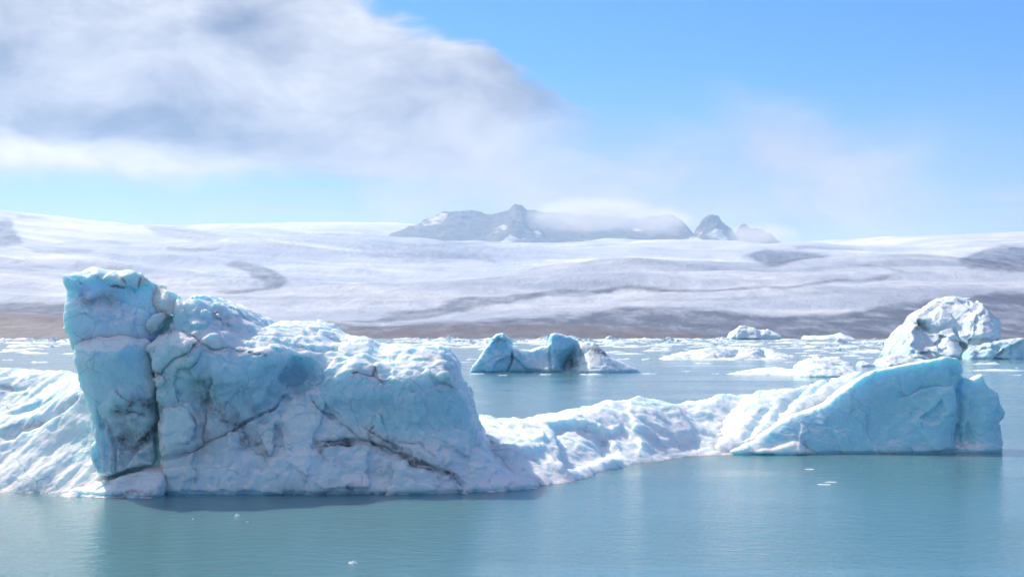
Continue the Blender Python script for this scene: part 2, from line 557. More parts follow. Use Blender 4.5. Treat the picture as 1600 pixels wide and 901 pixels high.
def rock_material():
    m, t = new_mat('rock_and_snow')
    pos = t.n('ShaderNodeNewGeometry').outputs['Position']
    sn = t.n('ShaderNodeAttribute', attribute_name='snow').outputs['Fac']
    p = t.mapping(pos, (0.001, 0.001, 0.001))
    a = t.noise(t.mapping(p, (3, 3, 9)), 2.0, 7, 0.65)
    b = t.noise(p, 14.0, 6, 0.7)
    rock = t.mix(t.ss(b, 0.35, 0.65), (0.085, 0.08, 0.085), (0.19, 0.175, 0.165))
    f = t.ss(t.m('ADD', sn, t.m('MULTIPLY', t.m('SUBTRACT', a, 0.5), 0.7)), 0.42, 0.58)
    col = t.mix(f, rock, (0.80, 0.82, 0.85))
    bump = t.n('ShaderNodeBump', {'Height': t.m('MULTIPLY', b, 60.0), 'Strength': 0.7, 'Distance': 1.0})
    bs = t.n('ShaderNodeBsdfPrincipled', {'Base Color': col, 'Roughness': 0.85, 'Normal': bump.outputs[0], 'Specular IOR Level': 0.2})
    o = t.n('ShaderNodeOutputMaterial')
    t.link(bs.outputs[0], o.inputs[0])
    return m


WATER, GLAC, ROCK = water_material(), glacier_material(), rock_material()

# ------------------------------------------------------------------ lagoon
v = np.array([[-9000, -400, 0], [9000, -400, 0], [9000, 3200, 0], [-9000, 3200, 0]], float)
link('lagoon_water', mesh_np('lagoon_water', v, np.array([[0, 1, 2, 3]]), mat=WATER), kind='structure')

# ------------------------------------------------------------------ glacier and far shore
SHORE, TOP = 2150.0, 15000.0


def terrain(X, Y):
    u = 800 + F * X / Y
    ku = [-900, -400, -100, 0, 60, 120, 200, 290, 330, 560, 620, 700, 900, 1000, 1100, 1200, 1300, 1400, 1600, 2000, 2600]
    kf = [205, 200, 192, 190, 182, 176, 169, 169, 172, 174, 172, 165, 160, 150, 144, 140, 147, 151, 157, 165, 170]
    kn = [205, 200, 192, 190, 182, 176, 169, 168, 168, 158, 149, 146, 145, 146, 142, 138, 146, 151, 157, 165, 170]
    kk = sst(Y, 12600, 14600)
    et = np.interp(u, ku, kn) * (1 - kk) + np.interp(u, ku, kf) * kk
    g = (1 - SHORE / np.clip(Y, 300, TOP)) / (1 - SHORE / TOP)
    lo = -H * F / SHORE
    e = lo + (et - lo) * g
    Z = H + np.minimum(Y, TOP) * e / F
    Z = Z - np.maximum(Y - TOP, 0) * 0.03
    k = sst(Y, SHORE, 4200) * (1 - 0.75 * sst(Y, 11500, TOP))
    und = fbm(X, Y * 1.7, 0 * X, 3800, 4, 5) * 130 + fbm(X + Y * 0.3, Y * 1.6, 0 * X, 1100, 4, 9) * 36
    und = und + fbm(X * 0.5, Y * 2.0, 0 * X, 260, 3, 31) * 8
    Z = Z + k * und
    Z = Z + sst(Y, SHORE, SHORE + 300) * (1 - sst(Y, 3600, 4600)) * fbm(X, Y * 1.5, 0 * X, 420, 4, 21) * 7
    # brown moraine hill on the far left shore
    hill = np.interp(u, [-900, -200, 0, 120, 240, 330, 420], [44, 36, 30, 29, 18, 6, 0])
    hz = np.where(Y < 2700, H + Y * (lo + (hill - lo) * sst(Y, SHORE, 2620)) / F, 0)
    hz = hz * (1 - sst(Y, 2640, 2760)) + fbm(X, Y, 0 * X, 160, 4, 41) * 2.0 * sst(Y, SHORE, 2300)
    Z = np.where(hill > 0, np.maximum(Z, np.where(Y < 2760, hz, -50)), Z)
    # the nearest slope also lies a little higher and rounder on the right
    return Z


th = np.linspace(-1.15, 1.15, 900)          # tangent of the azimuth
yy = np.exp(np.linspace(np.log(2050), np.log(26000), 620))
TT, YY = np.meshgrid(th, yy, indexing='ij')
XX = TT * YY
ZZ = terrain(XX, YY)
pu, pv = proj(XX, YY, ZZ)
wob = fbm(pu, pv * 3, 0 * pu, 120, 5, 3)
wu, wv = pu + wob * 26, pv + wob * 7 + fbm(pu, pv * 3, 0 * pu, 400, 3, 8) * 7


def band(poly, soft, k=1.0):
    return k * sst(-sd_poly(wu, wv, poly), -soft, soft)


dirt = np.zeros_like(wu)  # moraine dirt and rock, with cloud shadow painted in among the dark bands
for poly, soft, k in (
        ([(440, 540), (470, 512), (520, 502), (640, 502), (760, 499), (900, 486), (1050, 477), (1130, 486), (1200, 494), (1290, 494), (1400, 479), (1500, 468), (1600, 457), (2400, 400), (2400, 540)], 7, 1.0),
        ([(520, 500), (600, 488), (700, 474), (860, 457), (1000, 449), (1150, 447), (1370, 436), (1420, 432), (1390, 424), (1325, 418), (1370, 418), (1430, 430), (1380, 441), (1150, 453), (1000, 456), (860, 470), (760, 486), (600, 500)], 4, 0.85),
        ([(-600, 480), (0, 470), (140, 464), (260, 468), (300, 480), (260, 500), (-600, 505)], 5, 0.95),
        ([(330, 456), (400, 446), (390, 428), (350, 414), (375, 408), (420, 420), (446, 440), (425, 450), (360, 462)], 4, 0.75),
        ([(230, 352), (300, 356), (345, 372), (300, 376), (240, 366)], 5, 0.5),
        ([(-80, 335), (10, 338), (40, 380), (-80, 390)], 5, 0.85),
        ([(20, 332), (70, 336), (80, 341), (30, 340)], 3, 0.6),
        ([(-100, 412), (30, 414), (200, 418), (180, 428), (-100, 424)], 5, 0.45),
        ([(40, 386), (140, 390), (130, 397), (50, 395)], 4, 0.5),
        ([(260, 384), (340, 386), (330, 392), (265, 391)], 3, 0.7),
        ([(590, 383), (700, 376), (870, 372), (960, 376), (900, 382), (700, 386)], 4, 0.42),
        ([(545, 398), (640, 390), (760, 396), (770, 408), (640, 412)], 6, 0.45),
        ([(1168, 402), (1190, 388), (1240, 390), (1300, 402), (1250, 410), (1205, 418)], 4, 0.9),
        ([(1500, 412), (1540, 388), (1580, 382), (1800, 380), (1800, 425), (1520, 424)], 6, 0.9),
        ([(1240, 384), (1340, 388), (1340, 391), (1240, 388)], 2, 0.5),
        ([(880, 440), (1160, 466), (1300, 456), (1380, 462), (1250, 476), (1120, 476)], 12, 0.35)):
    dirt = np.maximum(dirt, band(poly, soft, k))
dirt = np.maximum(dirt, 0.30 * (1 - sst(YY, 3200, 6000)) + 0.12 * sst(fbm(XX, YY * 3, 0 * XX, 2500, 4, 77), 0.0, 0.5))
blue = np.zeros_like(wu)
for poly, soft, k in (([(540, 372), (700, 368), (900, 372), (880, 400), (700, 412), (520, 404)], 14, 0.8),
                      ([(320, 350), (600, 350), (600, 372), (420, 386), (330, 372)], 10, 0.7),
                      ([(740, 404), (860, 398), (860, 412), (760, 416)], 8, 0.8),
                      ([(280, 420), (420, 400), (470, 420), (420, 450), (300, 440)], 12, 0.6)):
    blue = np.maximum(blue, band(poly, soft, k))
brown = band([(-900, 484), (0, 489), (130, 489), (260, 500), (380, 514), (420, 545), (-900, 545)], 3)
brown = np.maximum(brown, band([(420, 530), (560, 512), (760, 508), (900, 503), (1020, 508), (1100, 520), (1160, 545), (420, 545)], 7, 0.6))
brown = np.maximum(brown, 0.8 * (1 - sst(YY, SHORE + 20, SHORE + 60)))
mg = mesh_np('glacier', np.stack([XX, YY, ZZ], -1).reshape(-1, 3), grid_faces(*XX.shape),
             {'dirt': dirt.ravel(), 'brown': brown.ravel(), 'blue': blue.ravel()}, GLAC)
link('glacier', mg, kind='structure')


# ------------------------------------------------------------------ mountains standing out of the ice cap
def mountain(name, Y0, ridge, base_py, depth, seed, snow=0.3, rough=1.0):
    px = np.array([p[0] for p in ridge], float)
    py = np.array([p[1] for p in ridge], float)
    nu, nv = 260, 90
    us = np.linspace(px.min() - 14, px.max() + 14, nu)
    ws = np.linspace(-1, 1, nv)
    Ug, Wg = np.meshgrid(us, ws, indexing='ij')
    Yg = Y0 + Wg * depth
    Xg = (Ug - 800) / F * Y0
    top = H - (np.interp(us, px, py) - HZ) / F * Y0
    base = H - (np.interp(us, px, np.interp(px, [px.min(), px.max()], base_py)) - HZ) / F * Y0
    top = np.where((us < px.min()) | (us > px.max()), base - 60, top)[:, None]
    base = base[:, None] - 70
    prof = (1 - np.abs(Wg)) ** 0.9
    hgt = np.maximum(top - base, 0)
    gul = fbm(Xg, Yg * 0.35, 0 * Xg, 420, 5, seed, ridged=True)
    Zg = base + hgt * prof * (1 - 0.30 * rough * (1 - prof ** 3) * (1 - np.clip(gul, -1, 1)) * 0.5)
    Zg = Zg + fbm(Xg, Yg, Zg, 140, 4, seed + 3) * 22 * rough * prof * np.clip(hgt / 200, 0, 1)
    gx = np.gradient(Zg, axis=0)
    sn = snow + 0.35 * sst(fbm(Xg, Yg, Zg, 500, 4, seed + 7), 0.0, 0.6) + 0.25 * (1 - np.clip((Zg - base) / (hgt + 1), 0, 1)) ** 2 - 0.12 * np.clip(gx / 12, -1, 1)
    me = mesh_np(name, np.stack([Xg, Yg, Zg], -1).reshape(-1, 3), grid_faces(nu, nv), {'snow': sn.ravel()}, ROCK)
    return link(name, me, kind='structure')


mountain('mountain_ridge', 13300, [(592, 374), (625, 360), (648, 352), (662, 342), (690, 333), (720, 328), (745, 331), (770, 334), (795, 327), (806, 320), (815, 320), (822, 328), (850, 330), (900, 334), (960, 338), (1010, 340), (1050, 336), (1064, 342), (1080, 362), (1092, 374)], (378, 374), 800, 3, snow=0.17, rough=1.4)
mountain('mountain_peak', 12900, [(1078, 378), (1090, 352), (1100, 338), (1112, 333), (1122, 338), (1136, 352), (1148, 364), (1156, 350), (1164, 351), (1172, 357), (1186, 358), (1200, 366), (1215, 374), (1232, 384)], (380, 386), 420, 13, snow=0.20, rough=2.0)
mountain('mountain_spur', 12700, [(750, 376), (768, 362), (785, 350), (800, 344), (815, 346), (838, 356), (856, 366), (876, 379)], (378, 380), 400, 23, snow=0.26, rough=1.5)
mountain('mountain_outcrop', 9000, [(1166, 404), (1176, 394), (1190, 388), (1210, 388), (1236, 391), (1262, 398), (1290, 404), (1304, 408)], (416, 412), 420, 33, snow=0.12)
mountain('mountain_shoulder', 11800, [(-120, 322), (-60, 326), (0, 341), (16, 344), (28, 358), (40, 384)], (384, 392), 600, 43, snow=0.1)


# ------------------------------------------------------------------ ice bodies
def finish(name, v, f, mat, parent, unit, seed, amp, stains=(), blues=(), base_blue=0.35, origin=None, scal=0.05, shard=0.5):
    """fine relief along the normals, dirt and blue attributes, then the mesh object"""
    for it in range(1):
        n = vnormals(v, f)
        x, y, z = v.T
        d = fbm(x, y, z, 2.6 * unit, 3, seed) * 0.18 * unit * amp
        d = d + fbm(x, y, z, 0.62 * unit, 3, seed + 50) * 0.055 * unit * amp
        w1, w2, _ = worley(x + 0.35 * unit * fbm(x, y, z, 1.5 * unit, 2, seed + 90), y, z * 0.8, 0.95 * unit, seed + 70)
        d = d - (0.55 - np.clip(w1, 0, 1)) * scal * unit * amp * 2.0
        wr = fbm(x, y, z, 0.9 * unit, 3, seed + 91) * 0.25 * unit
        d = d + shards(x + wr, y + wr, z - wr, 0.75 * unit, seed + 95) * 0.20 * shard
        v = v + n * d[:, None]
    n = vnormals(v, f)
    u, q = proj(v[:, 0], v[:, 1], v[:, 2])
    x, y, z = v.T
    wb = fbm(x, y, z, 1.1 * unit, 4, seed + 5)
    px_m = 2222.0 / y.mean() * unit / 31.0
    wu_, wq = u + wb * 15 * px_m, q + fbm(x + 9, y, z, 1.1 * unit, 4, seed + 6) * 15 * px_m
    dirt = np.zeros(len(v), np.float32)
    smoke = np.clip(0.75 + 0.9 * fbm(x, y, z * 0.7, 0.9 * unit, 4, seed + 8), 0.1, 1.3)
    front = sst(-n[:, 1] + 0.35 * n[:, 2], -0.1, 0.25)
    for pts, wd, k in stains:
        dd, _ = seg_dist(wu_, wq, pts)
        dirt = np.maximum(dirt, (0.56 * k * np.exp(-(dd / wd) ** 2) + 0.36 * k * np.exp(-(dd / (2.6 * wd)) ** 2)) * front * smoke)
    bl = np.full(len(v), base_blue, np.float32)
    for pts, soft, k in blues:
        mk = sst(-sd_poly(u + wb * 6, q + wb * 6, pts), -soft, soft)
        bl = bl + (k - bl) * mk
    bl = np.maximum(bl, 0.85 * np.exp(-(np.clip(z, 0, None) / (0.18 * min(unit, 2.0))) ** 2))
    if origin is None:
        origin = (parent.location if parent else (x.mean(), y.mean(), 0.0))
    v = v - np.asarray(tuple(origin), np.float32)
    me = mesh_np(name, v, f, {'dirt': dirt, 'blue': bl}, mat)
    o = bpy.data.objects.new(name, me)
    COL.objects.link(o)
    if parent:
        o.parent = parent
    else:
        o.location = tuple(origin)
    return o


def relief(name, sil, ctrl, thick, voxel, mat, parent=None, blocks=(), cracks=(), rnd=0.25, fall=0.0, unit=1.0,
           seed=1, amp=1.0, Ys=None, wav=0.12, facet=0.0, fsize=1.0, flute=0.0, backlean=0.15, plane=0.10, **kw):
    """ice seen as a face: outline polygon x sculpted front surface x back, all from photo points with a distance"""
    Ys = Ys or np.mean([c[2] for c in ctrl])
    poly = []
    for p in sil:
        X, _, Z = at(p[0], p[1], p[2] if len(p) > 2 else Ys)
        poly.append((X, Z))
    C = np.array([at(*c) for c in ctrl])
    ev = rbf_fit(C[:, [0, 2]], C[:, 1])
    P = np.array(poly)
    pad = voxel * 4 + 0.3 * unit
    xs = np.arange(P[:, 0].min() - pad, P[:, 0].max() + pad, voxel, dtype=np.float32)
    zs = np.arange(-0.6 * unit, P[:, 1].max() + pad, voxel, dtype=np.float32)
    XG, ZG = np.meshgrid(xs, zs, indexing='ij')
    Yf = ev(XG, ZG)

    def on(px, py):
        Y = Ys
        for _ in range(4):
            X, _, Z = at(px, py, Y)
            Y = float(ev(np.array([X]), np.array([Z]))[0])
        X, _, Z = at(px, py, Y)
        return (X, Z)
    wx = XG + fbm(XG, ZG, 0 * XG, 1.6 * unit, 3, seed + 11) * 0.22 * unit
    wz = ZG + fbm(XG + 50, ZG, 0 * XG, 1.6 * unit, 3, seed + 12) * 0.22 * unit
    for pts, dY, tx, tz, soft in blocks:
        pp = [on(*p) for p in pts]
        sd = sd_poly(wx, wz, pp)
        cx, cz = np.mean(pp, axis=0)
        Yf = Yf + sst(-sd, -soft, soft) * (dY + tx * (XG - cx) + tz * (ZG - cz))
    for pts, wd, dep in cracks:
        pp = [on(*p) for p in pts]
        sd, al = seg_dist(wx, wz, pp)
        taper = 0.35 + 0.65 * np.sqrt(np.clip(4 * al * (1 - al), 0, 1))
        Yf = Yf + dep * taper * np.exp(-(sd / (wd * taper)) ** 2)
    Yf = Yf + fbm(XG, ZG, 0 * XG, 3.2 * unit, 4, seed + 21) * wav * unit
    Yf = Yf + shards(XG + 0.3 * unit * fbm(XG, ZG, 0 * XG, 1.3 * unit, 3, seed + 3), ZG * 0.8 + 0.25 * XG, 0 * XG, 2.0 * unit, seed + 29) * plane
    if facet:
        w1, w2, cid = worley(XG + 0.3 * fsize * fbm(XG, ZG, 0 * XG, fsize, 3, seed + 3), ZG, 0 * XG, fsize, seed + 23)
        Yf = Yf + (cid - 0.5) * facet * sst(w2 - w1, 0, 0.25) + (0.6 - w1) * facet * 0.5
    if flute:
        Yf = Yf + (1 - np.abs(fbm(XG * 3.0, ZG * 0.35, 0 * XG, 1.6 * unit, 3, seed + 33)) * 2) * flute * unit
    nt = 0.12 + 0.10 * fbm(XG, 0 * XG, 0 * XG, 2.0 * unit, 2, seed + 61)
    Yf = Yf + 0.28 * min(unit, 2.5) * np.exp(-((ZG - 0.02) / (nt * min(unit, 2.5))) ** 2)      # melt notch along the waterline
    gx, gz = np.gradient(Yf, voxel)
    g = 1 / np.sqrt(1 + np.clip(gx * gx + gz * gz, 0, 12))
    sd = sd_poly(XG, ZG, poly) + fbm(XG, ZG, 0 * XG, 1.4 * unit, 4, seed + 41) * 0.16 * unit * amp
    y0, y1 = Yf[sd < 0.5].min() - pad, Yf[sd < 0.2].max() + thick + pad
    y1 = min(y1, Ys + thick + 3 * unit + (Yf[sd < 0.2].max() - Ys))
    ys = np.arange(y0, y1, voxel, dtype=np.float32)
    d = np.empty((len(xs), len(ys), len(zs)), np.float32)
    Yb = Yf.mean() + thick + fbm(XG, ZG, 0 * XG, 3 * unit, 3, seed + 55) * 0.6 * unit - backlean * np.clip(ZG, 0, None)
    Yb = np.maximum(Yb, Yf + 0.3 * thick)
    for j, yv in enumerate(ys):
        a = sd
        if fall:
            a = sd_shift(sd, fall * (yv - Ys), voxel)
        b = (Yf - yv) * g
        c = yv - Yb
        d[:, j, :] = smax(smax(a, b, rnd), c, rnd)
    v, f = surface_nets(d, (xs[0], ys[0], zs[0]), voxel)
    return finish(name, v, f, mat, parent, unit, seed, amp, **kw)


def sd_shift(sd, dz, voxel):
    """outline lowered by dz (tops fall away to the back)"""
    k = dz / voxel
    i = int(math.floor(k))
    t = k - i
    def sh(i):
        if i <= 0:
            return np.concatenate([np.repeat(sd[:, :1], -i, 1), sd[:, :sd.shape[1] + i]], 1) if i < 0 else sd
        i = min(i, sd.shape[1] - 1)
        return np.concatenate([sd[:, i:], np.repeat(sd[:, -1:], i, 1) + np.arange(1, i + 1) * voxel], 1)
    return sh(i) * (1 - t) + sh(i + 1) * t


def mound(name, ctrl, voxel, mat, parent=None, cracks=(), steps=(), unit=1.0, seed=1, amp=1.0, wav=0.12, ridge=0.0, rdir=0.0,
          extra=(), rnd=0.15, **kw):
    """ice seen as a low sloping sheet: height over the water from photo points with a distance"""
    C = [at(*c) for c in ctrl] + list(extra)
    C = np.array(C)
    ev = rbf_fit(C[:, :2], C[:, 2])
    xs = np.arange(C[:, 0].min() - unit, C[:, 0].max() + unit, voxel, dtype=np.float32)
    ys = np.arange(C[:, 1].min() - unit, C[:, 1].max() + unit, voxel, dtype=np.float32)
    XG, YG = np.meshgrid(xs, ys, indexing='ij')
    h = ev(XG, YG)
    wx = XG + fbm(XG, YG, 0 * XG, 1.6 * unit, 3, seed + 11) * 0.3 * unit
    wy = YG + fbm(XG + 50, YG, 0 * XG, 1.6 * unit, 3, seed + 12) * 0.3 * unit
    for pts, wd, dep in cracks:
        pp = [at(*p)[:2] for p in pts]
        sd, al = seg_dist(wx, wy, pp)
        taper = 0.35 + 0.65 * np.sqrt(np.clip(4 * al * (1 - al), 0, 1))
        h = h - dep * taper * np.exp(-(sd / (wd * taper)) ** 2)
    for pts, dh, soft in steps:
        h = h + dh * sst(-sd_poly(wx, wy, [at(*p)[:2] for p in pts]), -soft, soft) * sst(h, 0.2, 1.2)
    lift = sst(h, -0.2, 0.8)
    h = h + fbm(XG, YG, 0 * XG, 2.4 * unit, 4, seed + 21) * wav * unit * lift
    if ridge:
        c, s_ = math.cos(rdir), math.sin(rdir)
        a, b = XG * c + YG * s_, -XG * s_ + YG * c
        h = h + fbm(a * 0.35, b * 1.6, 0 * a, 1.5 * unit, 4, seed + 27, ridged=True) * ridge * lift
    gx, gy = np.gradient(h, voxel)
    g = 1 / np.sqrt(1 + np.clip(gx * gx + gy * gy, 0, 16))
    zs = np.arange(-0.5 * unit, h.max() + 3 * voxel, voxel, dtype=np.float32)
    edge = np.maximum(np.maximum(xs[0] + 3 * voxel - XG, XG - xs[-1] + 3 * voxel), np.maximum(ys[0] + 3 * voxel - YG, YG - ys[-1] + 3 * voxel))
    d = (zs[None, None, :] - h[:, :, None]) * g[:, :, None]
    d = np.maximum(d, edge[:, :, None])
    v, f = surface_nets(d.astype(np.float32), (xs[0], ys[0], zs[0]), voxel)
    return finish(name, v, f, mat, parent, unit, seed, amp, **kw)


def thing(name, loc, label, cat, group=None):
    o = bpy.data.objects.new(name, None)
    COL.objects.link(o)
    o.location = loc
    o['label'] = label
    o['category'] = cat
    if group:
        o['group'] = group
    return o


# ---- the big iceberg in front -------------------------------------------------------------
berg = thing('iceberg', (-8.0, 74.0, 0.0), 'huge split iceberg with leaning tower, dirt bands and low tail joined to blue fin', 'iceberg')

relief('tower_top',
       [(95, 426), (106, 416), (130, 412), (180, 414), (208, 421), (234, 435), (246, 448), (262, 470), (258, 492), (246, 510), (238, 530), (236, 575), (120, 575), (112, 545), (106, 500), (101, 455)],
       [(100, 428, 72.2), (130, 418, 73.5), (180, 420, 74.0), (150, 432, 72.6), (200, 434, 73.2), (104, 455, 72.2), (150, 445, 73.1), (200, 445, 73.2), (250, 465, 73.9), (250, 500, 73.6), (190, 478, 73.0),
        (160, 466, 72.9), (128, 476, 71.9), (150, 500, 71.9), (215, 505, 72.5), (200, 470, 73.4), (160, 530, 72.0), (225, 530, 72.6), (115, 540, 72.0), (170, 575, 72.2), (238, 570, 72.8)],
       3.6, 0.07, ICE, berg, rnd=0.28, fall=0.10, seed=3, Ys=72.6,
       blocks=[([(160, 436), (180, 420), (230, 428), (236, 442), (215, 452), (185, 446)], -0.35, 0, -0.2, 0.10)],
       cracks=[([(160, 436), (185, 447), (215, 453), (240, 446)], 0.10, 0.25), ([(140, 474), (150, 470), (172, 478)], 0.25, 0.35),
               ([(180, 465), (210, 480), (235, 495)], 0.10, 0.18)],
       stains=[([(128, 464), (150, 466), (176, 474)], 6, 0.55), ([(136, 470), (164, 476)], 8, 0.35)],
       blues=[([(95, 435), (240, 440), (262, 470), (240, 560), (115, 560)], 10, 0.65)], base_blue=0.5)

relief('ice_crag',
       [(226, 436), (244, 440), (258, 447), (274, 456), (292, 468), (306, 476), (300, 506), (276, 496), (262, 486), (248, 490), (234, 484)],
       [(230, 442, 74.0), (250, 444, 74.2), (285, 470, 73.8), (260, 470, 73.0), (245, 488, 73.6), (272, 484, 73.0), (300, 500, 73.6), (258, 455, 73.5)],
       2.4, 0.07, ICE, berg, rnd=0.2, seed=5, Ys=73.6, fall=0.1, base_blue=0.35, amp=0.5, shard=1.2)
relief('ice_wedge', [(231, 512), (240, 492), (256, 486), (258, 494), (246, 512), (234, 520)],
       [(232, 515, 72.7), (256, 488, 73.2), (246, 500, 72.5), (250, 512, 73)], 1.2, 0.06, ICE, berg, rnd=0.05, seed=6, Ys=72.8, base_blue=0.4, amp=0.3, shard=0.6)

relief('tower_slab',
       [(109, 538), (116, 530), (134, 526), (146, 521), (172, 520), (200, 524), (222, 524), (227, 532), (226, 552), (231, 575), (236, 600), (237, 640), (241, 700), (241, 726), (215, 734), (190, 737), (168, 745), (150, 748), (147, 700), (143, 660), (130, 615), (118, 580), (110, 555)],
       [(110, 537, 71.3), (134, 527, 71.9), (170, 521, 72.1), (222, 525, 72.1), (150, 533, 71.0), (200, 536, 70.9), (112, 560, 70.9), (130, 610, 70.9), (145, 660, 70.9), (165, 600, 70.6), (200, 560, 70.7), (228, 570, 71.3), (236, 620, 71.3),
        (190, 630, 70.5), (215, 640, 70.7), (215, 655, 71.3), (238, 660, 71.4), (200, 690, 71.3), (225, 700, 71.2), (160, 690, 70.5), (165, 735, 70.2), (200, 725, 70.8), (240, 720, 71.2), (150, 740, 70.3)],
       3.6, 0.07, ICE, berg, rnd=0.26, fall=0.04, seed=8, Ys=71.2,
       cracks=[([(152, 640), (160, 690), (162, 745)], 0.12, 0.45), ([(166, 655), (172, 700), (180, 738)], 0.10, 0.4), ([(142, 655), (150, 700), (153, 740)], 0.1, 0.3),
               ([(192, 648), (210, 642), (236, 650)], 0.12, 0.35), ([(184, 706), (210, 700), (240, 690)], 0.2, 0.25)],
       blocks=[([(200, 650), (234, 644), (240, 715), (214, 712), (206, 680)], -0.25, 0, 0, 0.12)],
       stains=[([(194, 642), (212, 632), (236, 634)], 9, 0.85), ([(186, 690), (210, 690), (240, 676)], 14, 0.95), ([(190, 712), (236, 700)], 12, 0.55),
               ([(166, 668), (174, 700), (178, 735)], 3, 0.6), ([(152, 720), (160, 742)], 6, 0.4), ([(215, 660), (236, 668)], 10, 0.4)],
       blues=[([(118, 545), (228, 545), (236, 640), (150, 640)], 10, 0.75)], base_blue=0.5)

relief('ice_core', [(150, 560), (220, 500), (262, 486), (300, 500), (340, 560), (330, 772), (150, 772)],
       [(150, 560, 73.2), (262, 490, 73.8), (330, 560, 73.8), (240, 520, 73.4), (240, 600, 72.3), (244, 700, 71.7), (150, 770, 72.4), (330, 770, 73), (248, 770, 71.3)], 2.2, 0.12, ICE_FIN, berg, seed=12, Ys=72.4, base_blue=1.1)

